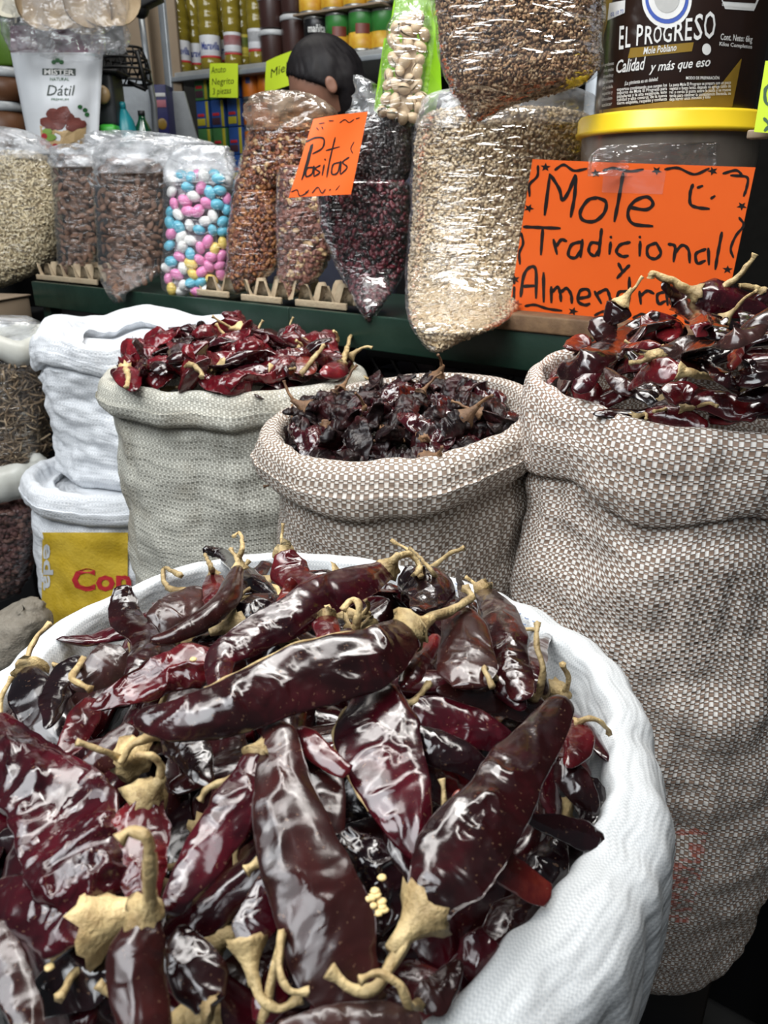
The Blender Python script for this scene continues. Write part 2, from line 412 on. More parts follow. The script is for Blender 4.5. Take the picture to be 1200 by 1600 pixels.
for s in (s_end - 0.012, -0.39):
    part('post', *cbox(sh_at(s, 0.03, -SH_Z/2 - 0.02), (0.03, 0.03, SH_Z - 0.04), 0.002, SH_YAW), M_DGREEN, sh)
    part('post', *cbox(sh_at(s, 0.34, -SH_Z/2 - 0.02), (0.03, 0.03, SH_Z - 0.04), 0.002, SH_YAW), M_DGREEN, sh)
# crates under the shelf: black, diamond lattice fronts
for k, s0 in enumerate((-0.35, 0.12, 0.59)):
    cr = thing('plastic_crate', ('black plastic lattice crate under the right end of the green shelf', 'black plastic lattice crate under the middle of the green shelf', 'black plastic lattice crate under the left end of the green shelf')[k], 'crate', sh_at(s0 + 0.22, 0.25, -SH_Z), 'crates under the shelf')
    part('crate_body', *cbox(sh_at(s0 + 0.22, 0.22, -SH_Z/2 - 0.05), (0.44, 0.25, SH_Z - 0.12), 0.01, SH_YAW), M_BLACK, cr)
    L = []
    for q in range(-9, 10):
        for sg in (-1, 1):
            a, b = sh_at(s0 + 0.22 + q*0.045 - sg*0.08, 0.085, -0.30), sh_at(s0 + 0.22 + q*0.045 + sg*0.08, 0.085, -0.08)
            if abs(q*0.045) < 0.14: L.append(bar(a, b, 0.006, 0.006))
    part('lattice', *join(*L), M_BLACK, cr, kind='stuff')
    part('rim', *cbox(sh_at(s0 + 0.22, 0.088, -0.075), (0.44, 0.02, 0.025), 0.004, SH_YAW), M_BLACK, cr)
# raw wooden plank lying along the shelf edge on the right
a, b = SHP(775, 484, 0.02), SHP(1010, 494, 0.02)
V, F = cbox((sh_at(0, 0.04, 0.012)*np.array([0, 0, 1]) + np.array([(a + b)[0]/2, (a + b)[1]/2, 0])), (np.linalg.norm(b - a) + 0.25, 0.06, 0.024), 0.003, SH_YAW)
solo('wooden_plank', V, F, M_WOOD, 'short raw wooden plank along the shelf edge below the big orange sign', 'plank')
# ---------------------------------------------------------------- sacks
WHITE_T, BROWN_T = (0.86, 0.82, 0.77), (0.33, 0.225, 0.165)
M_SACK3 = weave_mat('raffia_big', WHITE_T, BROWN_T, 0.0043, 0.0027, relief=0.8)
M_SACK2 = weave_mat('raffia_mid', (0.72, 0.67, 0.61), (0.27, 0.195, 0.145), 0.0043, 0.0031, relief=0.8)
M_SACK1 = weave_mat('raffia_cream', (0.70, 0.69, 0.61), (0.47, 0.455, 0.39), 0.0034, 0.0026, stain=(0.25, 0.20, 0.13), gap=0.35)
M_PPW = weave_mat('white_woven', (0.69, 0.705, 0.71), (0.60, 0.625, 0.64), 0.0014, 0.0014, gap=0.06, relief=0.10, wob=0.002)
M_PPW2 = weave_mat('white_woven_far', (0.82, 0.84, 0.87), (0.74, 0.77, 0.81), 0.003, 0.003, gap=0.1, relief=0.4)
M_PPYEL = mat('yellow_print', (0.66, 0.46, 0.05), 0.5, col2=(0.52, 0.345, 0.02), ns=30, bump=0.3, bs=200)
M_PPRED = mat('red_print', (0.55, 0.03, 0.04), 0.5)
def ring_fn(cx, cy, pts):
    """radius as a smooth function of the angle, from plan points"""
    q = [(math.atan2(p[1] - cy, p[0] - cx), math.hypot(p[0] - cx, p[1] - cy)) for p in pts]
    q.sort(); A = np.array([a for a, _ in q]); R = np.array([r for _, r in q])
    A3 = np.r_[A - 2*PI, A, A + 2*PI]; R3 = np.r_[R, R, R]
    g = np.linspace(-PI, PI, 181)[:-1]; v = np.interp(g, A3, R3)
    k = np.exp(-0.5*(np.arange(-9, 10)/3.2)**2); k /= k.sum()
    v = np.convolve(np.r_[v[-9:], v, v[:9]], k, 'valid')
    return lambda t: float(np.interp((t + PI) % (2*PI) - PI, np.r_[g, PI], np.r_[v, v[0]]))
LAST = {}
def sack(name, label, cx, cy, R, zr, zb, m, cuff=0.09, cw=0.018, inner=0.13, dz=None, body=None, seed=1, amp=0.006, hf=26.0, na=260, yaw0=PI/2, cuffv=0.3, squash=1.0, lip=0.02, cat='sack', vf=0.0):
    """R(t): plan radius of the crest; the cloth comes up inside, turns over the crest into a rolled cuff and goes down to the base"""
    body = body or [(0, 1.0), (0.3, 1.03), (0.65, 1.03), (0.88, 0.97), (0.97, 0.86), (1.0, 0.6)]
    bt, bs_ = [b[0] for b in body], [b[1] for b in body]
    T = yaw0 + np.arange(na + 1)*2*PI/na
    cols = []; uvs = []
    Rm = np.mean([R(t) for t in T])
    for t in T:
        r0 = R(t); z0 = zr + (dz(t) if dz else 0)
        ct = (math.cos(t), math.sin(t)); cc = cuff*(1 + cuffv*noise.noise(Vector((ct[0]*1.6 + seed, ct[1]*1.6, seed*2.1))))
        cwl = cw*(1 + 0.35*noise.noise(Vector((ct[0]*2.2 - seed, ct[1]*2.2, 5.5))))
        pr = [(-0.98*r0, z0 - inner), (-0.5*r0, z0 - inner), (-0.12*r0 - 0.02, z0 - inner), (-0.02 - lip, z0 - inner*0.6), (-lip*0.9, z0 - 0.03), (-lip*0.55, z0 - 0.006), (0, z0), (cwl*0.75, z0 - 0.008),
              (cwl*1.15, z0 - 0.028), (cwl*1.25, z0 - cc*0.55), (cwl*1.05, z0 - cc*0.86), (cwl*0.55, z0 - cc*1.0), (0.001, z0 - cc*0.96), (-0.004, z0 - cc*0.99), (0.0, z0 - cc*1.15)]
        zt = z0 - cc*1.15
        for f in np.linspace(0.06, 1.0, 12):
            pr.append((r0*(np.interp(f, bt, bs_) - 1), zt + (zb - zt)*f))
        pr.append((-0.97*r0, zb))
        pr = np.array(pr)
        P = catmull(pr[2:-1], 118)
        P = np.vstack([pr[:2], P, pr[-1:]])
        L = np.r_[0, np.cumsum(np.linalg.norm(np.diff(P, axis=0), axis=1))]
        cols.append(np.c_[(r0 + P[:, 0])*ct[0] + cx, (r0 + P[:, 0])*ct[1]*squash + cy, P[:, 1]]); uvs.append(L)
    A = np.array(cols).transpose(1, 0, 2); Lv = np.array(uvs).T      # rows x angle
    n, mcols = A.shape[:2]
    Lm = Lv.mean(axis=1)
    for j in range(mcols - 1):
        t = T[j]; ct = np.array([math.cos(t), math.sin(t), 0])
        for i in range(3, n - 1):
            p = A[i, j]; s = p[2]
            k = 1.0 if i > 60 else 0.55
            d = amp*k*(noise.noise(Vector((ct[0]*2.6 + seed*9, ct[1]*2.6, s*hf))) + 0.6*noise.noise(Vector((ct[0]*5.5, ct[1]*5.5 + seed*4, s*hf*1.9 + seed))))
            d += amp*1.6*k*noise.noise(Vector((ct[0]*1.4 + seed, ct[1]*1.4, s*7.0 + seed*3)))
            d += amp*0.5*noise.noise(Vector((ct[0]*11, ct[1]*11 + seed*4, s*9 + seed)))
            if vf and i > 38: d += min(1, (i - 38)/22)*vf*noise.noise(Vector((ct[0]*9 + s*6, ct[1]*9 - s*4, s*3.0 + seed))) + min(1, (i - 38)/30)*vf*0.6*noise.noise(Vector((ct[0]*20 + s*14, ct[1]*20 - s*8, s*5.0)))
            A[i, j] += ct*d
            A[i, j, 2] += 0.5*amp*noise.noise(Vector((ct[0]*4 + 7, ct[1]*4, seed)))
    A[:, -1] = A[:, 0]
    uv = np.stack([np.broadcast_to((T - T[0])[None]*Rm, (n, mcols)), np.broadcast_to(Lm[:, None], (n, mcols))], axis=2)
    f = np.arange(n*mcols).reshape(n, mcols)
    F = np.stack([f[:-1, :-1], f[:-1, 1:], f[1:, 1:], f[1:, :-1]], axis=2).reshape(-1, 4)
    o = solo(name, A.reshape(-1, 3), F, m, label, cat, uv=uv.reshape(-1, 2)); LAST['uv'] = uv
    return o, A
# --- S0: the white sack in front
Z0 = 1.05
crest = [(0, 1085), (70, 1015), (140, 955), (220, 912), (330, 884), (450, 870), (590, 878), (700, 908), (800, 955), (890, 1005), (940, 1075), (965, 1150), (972, 1260), (930, 1345),
         (868, 1400), (805, 1480), (715, 1590), (600, 1670), (450, 1740), (250, 1760), (0, 1650), (-150, 1450), (-160, 1280), (-85, 1160)]
c0 = np.array([PZ(a, b, Z0) for a, b in crest]); C0 = c0.mean(axis=0)
R0 = ring_fn(C0[0], C0[1], c0)
def front_cw(o): return o
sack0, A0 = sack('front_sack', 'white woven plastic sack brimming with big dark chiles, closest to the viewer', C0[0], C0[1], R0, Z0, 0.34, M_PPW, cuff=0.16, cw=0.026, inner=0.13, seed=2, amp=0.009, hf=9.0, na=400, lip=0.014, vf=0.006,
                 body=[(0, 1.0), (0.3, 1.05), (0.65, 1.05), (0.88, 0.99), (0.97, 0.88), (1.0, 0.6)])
# --- S3: the tall brown and white raffia sack on the right
C3 = np.array([0.335, 0.80]); Z3 = 1.182
R3 = lambda t: 0.166*(1 + 0.03*math.cos(2*t + 0.6))
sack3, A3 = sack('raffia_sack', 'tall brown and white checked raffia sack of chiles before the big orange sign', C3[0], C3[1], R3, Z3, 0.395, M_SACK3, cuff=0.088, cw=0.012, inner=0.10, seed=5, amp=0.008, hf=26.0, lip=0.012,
                 dz=lambda t: 0.012*math.cos(t - PI/2) - 0.004)
# a faded red ink stamp on its side
_q = [np.linalg.norm(A3[45:, :-1] - PY(1085, yy, 0.66), axis=2) for yy in (1270, 1400)]; _ij = [np.unravel_index(np.argmin(k), k.shape) for k in _q]; _uv = [LAST['uv'][45 + i, j] for i, j in _ij]
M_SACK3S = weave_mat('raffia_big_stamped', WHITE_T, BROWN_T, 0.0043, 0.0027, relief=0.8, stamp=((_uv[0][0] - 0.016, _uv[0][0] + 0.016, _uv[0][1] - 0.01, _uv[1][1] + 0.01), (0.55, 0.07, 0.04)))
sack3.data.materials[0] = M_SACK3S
# --- S2: the middle raffia sack
C2 = np.array([0.022, 0.905]); Z2 = 1.122
R2 = lambda t: 0.153*(1 + 0.02*math.cos(2*t))
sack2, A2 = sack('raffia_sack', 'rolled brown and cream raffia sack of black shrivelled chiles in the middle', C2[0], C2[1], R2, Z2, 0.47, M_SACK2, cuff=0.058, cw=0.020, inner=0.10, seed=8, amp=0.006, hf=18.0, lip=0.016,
                 dz=lambda t: 0.012*math.cos(t - PI/2) + 0.018*math.cos(t) - 0.006)
# --- S1: the cream sack on the left
C1 = np.array([-0.222, 1.15]); Z1 = 1.120
R1 = lambda t: 0.182
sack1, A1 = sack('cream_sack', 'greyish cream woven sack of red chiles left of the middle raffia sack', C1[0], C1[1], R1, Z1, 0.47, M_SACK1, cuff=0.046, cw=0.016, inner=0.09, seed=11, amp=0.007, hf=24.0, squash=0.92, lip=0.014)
# --- S4: tall white sack standing in a lower printed sack
C4 = np.array([-0.455, 1.405]); Z4 = 1.145
R4 = lambda t: 0.166*(1 - 0.03*math.cos(2*t))
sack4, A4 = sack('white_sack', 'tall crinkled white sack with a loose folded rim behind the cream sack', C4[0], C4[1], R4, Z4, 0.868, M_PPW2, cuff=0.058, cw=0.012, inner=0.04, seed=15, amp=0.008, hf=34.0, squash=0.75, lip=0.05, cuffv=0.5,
                 body=[(0, 0.99), (0.4, 1.0), (0.8, 1.0), (0.93, 0.99), (1.0, 0.9)], dz=lambda t: 0.012*math.cos(t - PI/2) + 0.008*math.sin(5*t))
C5 = np.array([-0.478, 1.36]); Z5 = 0.893
R5 = lambda t: 0.176
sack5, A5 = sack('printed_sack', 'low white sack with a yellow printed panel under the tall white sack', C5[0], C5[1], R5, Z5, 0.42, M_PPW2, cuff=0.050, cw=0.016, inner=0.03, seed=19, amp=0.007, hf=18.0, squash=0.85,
                 body=[(0, 1.05), (0.4, 1.05), (0.8, 1.03), (0.95, 0.9), (1.0, 0.7)])
def sack_hit(A, px, py):
    """where the line of sight meets the sack's outer cloth (nearest sampled point projected on the ray)"""
    d = unit(ray(px, py)); P = A[45:, :-1].reshape(-1, 3) - EYE
    t = P @ d; q = np.linalg.norm(P - t[:, None]*d, axis=1); t0 = t[int(np.argmin(np.where(q < 0.006, t, 1e3 + q*100)))]
    w_ = np.exp(-(q/0.006)**2)*(t < t0 + 0.03); return EYE + d*(float(np.sum(w_*t)/max(np.sum(w_), 1e-12)) - 0.004)
fn5 = lambda x, y: sack_hit(A5, x, y)
def patch(fn, x0, y0, x1, y1, nx, ny):
    V = [fn(x0 + (x1 - x0)*i/nx, y0 + (y1 - y0)*j/ny) for j in range(ny + 1) for i in range(nx + 1)]
    return np.array(V), gridfaces(ny + 1, nx + 1, False)
part('printed_panel', *patch(lambda x, y: fn5(x + (y - 840)*-0.01, y), 66, 832, 200, 985, 22, 24), M_PPYEL, sack5, label='yellow printed panel')
fnl = lambda x, y: EYE + (fn5(x, y) - EYE)*0.999
text_on('lettering', 'Con', 112, 922, 205, 34, fnl, M_PPRED, sack5, bold=0.03, label='red lettering')
vfn = lambda a, b: fnl(70 + (b + 0)*1.0, 842 + a)      # letters that run down the panel
Vt, Ft = text_mesh('eda', 0, 1.0, 0.03)
part('lettering', np.array([fnl(68 + 15*b/Vt[:, 1].max(), 850 + 72*a) for a, b in Vt]), Ft, M_WHITE, sack5, label='white lettering', smooth=False)
# faded blue print near the rim of the front sack
M_FBLUE = mat('faded_blue', (0.30, 0.38, 0.58), 0.6)
def sack_hit0(px, py):
    d = unit(ray(px, py)); P = A0[12:, :-1].reshape(-1, 3) - EYE; t = P @ d; q = np.linalg.norm(P - t[:, None]*d, axis=1); q = np.where(q < 0.005, t, 1e3 + q*100); i = int(np.argmin(q)); return EYE + d*(float(P[i] @ d) - 0.0015)
for k, (x, y) in enumerate([(648, 884), (658, 889), (668, 893), (680, 896), (692, 902), (700, 910), (712, 912), (722, 918), (664, 901), (686, 908), (708, 921), (772, 938), (784, 946), (796, 950), (808, 957), (820, 965), (832, 970), (792, 960), (816, 974)]):
    strokes_on('faded_print', [[(x, y), (x + 3, y + 2), (x + 6, y + 2)]], 1.8, sack_hit0, M_FBLUE, sack0)
# plinths that carry the sacks
for nm, lb, c, s, z1 in (('storage_box', 'dark box under the big raffia sack on the right', (C3[0] + 0.02, C3[1] + 0.05), (0.20, 0.22), 0.393),
                         ('storage_box', 'dark box under the middle raffia sack', (C2[0], C2[1] + 0.03), (0.22, 0.24), 0.468),
                         ('storage_box', 'dark box under the cream sack', (C1[0], C1[1]), (0.26, 0.26), 0.468),
                         ('storage_box', 'dark box under the yellow printed sack', (C5[0], C5[1]), (0.22, 0.22), 0.418),
                         ('storage_box', 'dark box under the white sack in front', (C0[0], C0[1]), (0.26, 0.26), 0.338)):
    t = thing(nm, lb, 'box', (*c, 0), 'boxes under the sacks')
    part('box_body', *cbox((*c, z1/2 - 0.012), (s[0], s[1], z1 - 0.024), 0.006), M_BLACK, t)
    part('lid', *cbox((*c, z1 - 0.012), (s[0] + 0.012, s[1] + 0.012, 0.024), 0.004), M_BLACK, t)
# ---------------------------------------------------------------- chiles
CH = {
 'dark':  chile_mat('chile_dark', (0.006, 0.0018, 0.002), (0.015, 0.0025, 0.003), (0.036, 0.004, 0.006), 0.16, 0.7),
 'brown': chile_mat('chile_brown', (0.013, 0.0036, 0.0033), (0.024, 0.0055, 0.005), (0.042, 0.0075, 0.0068), 0.21, 0.45),
 'wine':  chile_mat('chile_wine', (0.010, 0.0015, 0.0028), (0.030, 0.0022, 0.0048), (0.075, 0.0035, 0.009), 0.16, 0.7),
 'red':   chile_mat('chile_red', (0.030, 0.003, 0.005), (0.075, 0.005, 0.008), (0.17, 0.010, 0.012), 0.17, 0.6, 1.1),
 'scarlet': chile_mat('chile_scarlet', (0.035, 0.004, 0.004), (0.10, 0.008, 0.007), (0.22, 0.035, 0.018), 0.22, 0.5),
 'black': chile_mat('chile_black', (0.004, 0.002, 0.003), (0.009, 0.003, 0.004), (0.020, 0.004, 0.006), 0.14, 0.7),
 'smoky': chile_mat('chile_smoky', (0.022, 0.012, 0.011), (0.036, 0.016, 0.014), (0.055, 0.018, 0.017), 0.20, 0.35),
 'morita': chile_mat('chile_black_wrinkled', (0.005, 0.003, 0.004), (0.011, 0.0045, 0.005), (0.045, 0.006, 0.008), 0.34, 0.05, 2.6, 0.28),
 'guajillo': chile_mat('chile_bright', (0.040, 0.004, 0.006), (0.105, 0.005, 0.010), (0.21, 0.010, 0.016), 0.18, 0.4, 1.1),
}
def pod_shape(P, W, flat=0.5, N=(0, 0, 1), wr=1.0, seed=0, nl=40, nt=26, tip=0.12, shoulder=0.55, belly=0.3, pinch=1.42, feat=1.0):
    """a dried pod along the spine P: flattened, tapered, creased; N may be one vector or one per point"""
    n = len(P); T, S, B = frames(P, np.asarray(N, dtype=float)); t = np.linspace(0, 1, n)
    up = np.clip(t/belly, 0, 1); rise = shoulder + (1 - shoulder)*(up*up*(3 - 2*up))
    fall = tip + (1 - tip)*np.power(np.clip(1 - np.power(t, 2.3), 0, 1), 0.8)
    endc = np.sqrt(np.clip(1 - np.clip((t - 0.955)/0.045, 0, 1)**2, 0.0, 1)); st = np.sqrt(np.clip(1 - np.clip((0.03 - t)/0.03, 0, 1)**2*0.75, 0, 1))
    w = W/2*rise*fall*np.maximum(endc, 0.02)*st
    th = np.arange(nt)*2*PI/nt; c, s = np.cos(th), np.sin(th)
    X = np.sign(c)*np.abs(c)**(2/pinch*0.9); Z = np.sign(s)*np.abs(s)**(2/pinch*1.05)
    L = max(np.sum(np.linalg.norm(np.diff(P, axis=0), axis=1)), 1e-6); V = np.zeros((n, nt, 3))
    f1, f2 = 1.15/W*feat, 2.7/W*feat
    for i in range(n):
        l = t[i]*L
        edge = W*(0.12*noise.noise(Vector((l*0.9/W, seed*3.1, 0.3))))*min(1, 6*t[i], 6*(1 - t[i]))
        for j in range(nt):
            x = X[j]*w[i]; z = Z[j]*w[i]*flat
            top = 1 if s[j] > 0 else -1
            n1 = noise.noise(Vector((l*f1*0.62, x*f1*0.9 + seed*5.3, top*3.3 + seed))); n2 = noise.noise(Vector((l*f2*0.55 + seed, x*f2*0.8 + 0.6*n1, top*1.7 + seed*2.2)))
            n3 = noise.noise(Vector((l*f2*1.1 - seed, x*f2*1.3 + 1.5*n1, top*2.9 - seed*1.2)))
            amp = wr*W*abs(s[j])**0.5*min(1.0, 5*(1 - t[i]) + 0.2)
            sag = -0.35*flat*w[i]*abs(s[j])*(0.5 + noise.noise(Vector((l*0.8/W, seed*7.7, top*2.0))))*(wr**0.5)
            dzz = amp*(0.10*n1 + 0.050*math.exp(-(n2/0.13)**2)*(0.5 + n1) + 0.028*math.exp(-(n3/0.10)**2)*(0.6 + 1.2*n2)) + sag
            x2 = x*(1 + 0.10*wr*noise.noise(Vector((l*1.6/W, seed*2.9, 9.0 if c[j] > 0 else 4.0))) + 0.05*wr*noise.noise(Vector((l*4.2/W, seed*1.9, 2.0 if c[j] > 0 else 7.0)))) + edge
            V[i, j] = P[i] + S[i]*x2 + B[i]*(z + top*dzz*min(1.0, w[i]/(0.25*W)))
    F = gridfaces(n, nt) + [tuple(range(nt))[::-1], tuple(range((n - 1)*nt, n*nt))]
    return V.reshape(-1, 3), F
def calyx_shape(p0, d, r, up, ln=1.0, seed=0, trumpet=1.0):
    """a dry ribbed cap with a ragged papery rim on the pod, narrowing to the stem"""
    m = 20; q = [-0.22, -0.02, 0.22, 0.55, 0.95, 1.45]; Q = np.array([p0 + d*r*k*(ln if k > 0 else 1) for k in q])
    rr = np.array([0.90, 0.76, 0.56, 0.37, 0.25, 0.18])*r*trumpet
    V, F = tube(Q, rr, m, up, cap=True); V = V.reshape(6, m, 3)
    for j in range(m):
        k = 0.34*noise.noise(Vector((j*0.9, seed*3.0, 0.5))) + 0.16*noise.noise(Vector((j*2.7, seed*1.3, 4.5)))
        V[0, j] += (V[0, j] - Q[0])*k - d*r*k*0.7; V[1, j] += (V[1, j] - Q[1])*k*0.5
        for i in range(1, 6): V[i, j] += (V[i, j] - Q[i])*(0.10 if j % 2 else -0.08)
    return V.reshape(-1, 3), F
def stem_shape(Q, r, seed=0, m=10):
    r = r*0.86; P = catmull(Q, 7*len(Q)); n = len(P); t = np.linspace(0, 1, n)
    R = r*(1.35 - 0.65*t + 0.55*np.clip((t - 0.88)/0.12, 0, 1))*(1 + 0.10*np.sin(t*19 + seed))
    for i in range(n): P[i] += np.array([nz(P[i], 120, seed), nz(P[i], 120, seed + 2), nz(P[i], 120, seed + 4)])*r*0.6
    V, F = tube(P, R, m); V = V.reshape(n, m, 3)
    for j in range(m): V[:, j] += (V[:, j] - P)*(0.16 if j % 2 else -0.12)
    return V.reshape(-1, 3), F
# ---- piles: the height of the heap over the rim, and where a line of sight meets it
class Heap:
    def __init__(s, C, R, Z, top, edge, pw=2.0, fx=0, fy=0): s.crown = top > 0.07; s.C, s.R, s.Z, s.top, s.edge, s.pw, s.fx, s.fy = np.array(C[:2]), R, Z, top, edge, pw, fx, fy
    def z(s, x, y):
        dx, dy = x - s.C[0], y - s.C[1]; q = math.hypot(dx, dy)/s.R(math.atan2(dy, dx))
        return s.Z + s.edge + (s.top - s.edge)*max(1 - q**s.pw, -0.25) + s.fx*dx + s.fy*dy
    def hit(s, px, py, off=0.0):
        z = s.Z
        for _ in range(25):
            p = PZ(px, py, z); z = 0.5*z + 0.5*(s.z(p[0], p[1]) + off)
        p = PZ(px, py, z); ymax = s.C[1] + 0.35*s.R(PI/2)
        return p if p[1] < ymax or not s.crown else PY(px, py, ymax)      # a chile that stands out over the crown of the heap
def chile(heap, name, label, spine, wpx, col, stem=None, off=0.0, roll=0.0, flat=0.45, wr=1.0, seed=0, cal=0.36, stemr=None, group=None, nl=0, scol=None, lab2=None, crease=0, **kw):
    """one chile laid on the heap: spine (stem end first) and stem as (px, py[, extra height])"""
    P = np.array([heap.hit(s[0], s[1], off + (s[2] if len(s) > 2 else 0)) for s in spine])
    mid = P[len(P)//2]; k = np.linalg.norm(mid - EYE)/np.linalg.norm(ray(*spine[len(spine)//2][:2])); W = wpx*k
    big = wpx > 60; nl = nl or (76 if big else 48); nt = 44 if big else 28
    P = catmull(P, nl); view = unit(EYE - mid); N = unit(0.75*view + 0.45*np.array([0, 0, 1])); t = unit(P[-1] - P[0])
    if roll: s_ = unit(np.cross(N, t)); N = N*math.cos(roll) + s_*math.sin(roll)
    V, F = pod_shape(P, W, flat*0.86, N, wr, seed, nl, nt, **kw)
    o = solo(name, V, F, CH[col], label, 'chile', group)
    if crease:                                         # pale ridge along one pinched edge
        G = V.reshape(nl, nt, 3)[int(nl*.12):int(nl*.72), 0 if crease > 0 else nt//2]
        part('edge_ridge', *tube(G, 0.00055*(1 + 0.6*np.sin(np.arange(len(G))*0.7)), 6), M_STEM, o, label='pale ridge along the edge')
    if stem is not None:
        Q = [P[0]] + [heap.hit(s[0], s[1], off + (s[2] if len(s) > 2 else 0)) for s in stem]
        d = unit(Q[1] - P[0]); r = W*cal
        if cal > 0: part('calyx', *calyx_shape(P[0] + d*W*0.02, d, r, N, 1.0, seed), scol or M_STEM, o)
        part('stem', *stem_shape(np.array([P[0] + d*r*0.3] + Q[1:]), (stemr or 5.0)*k, seed), scol or M_STEM, o)
    return o
H0 = Heap(C0, R0, Z0, 0.052, -0.012, 2.6)
D = 'dried_chile'
CR1, CR3 = -1, -1
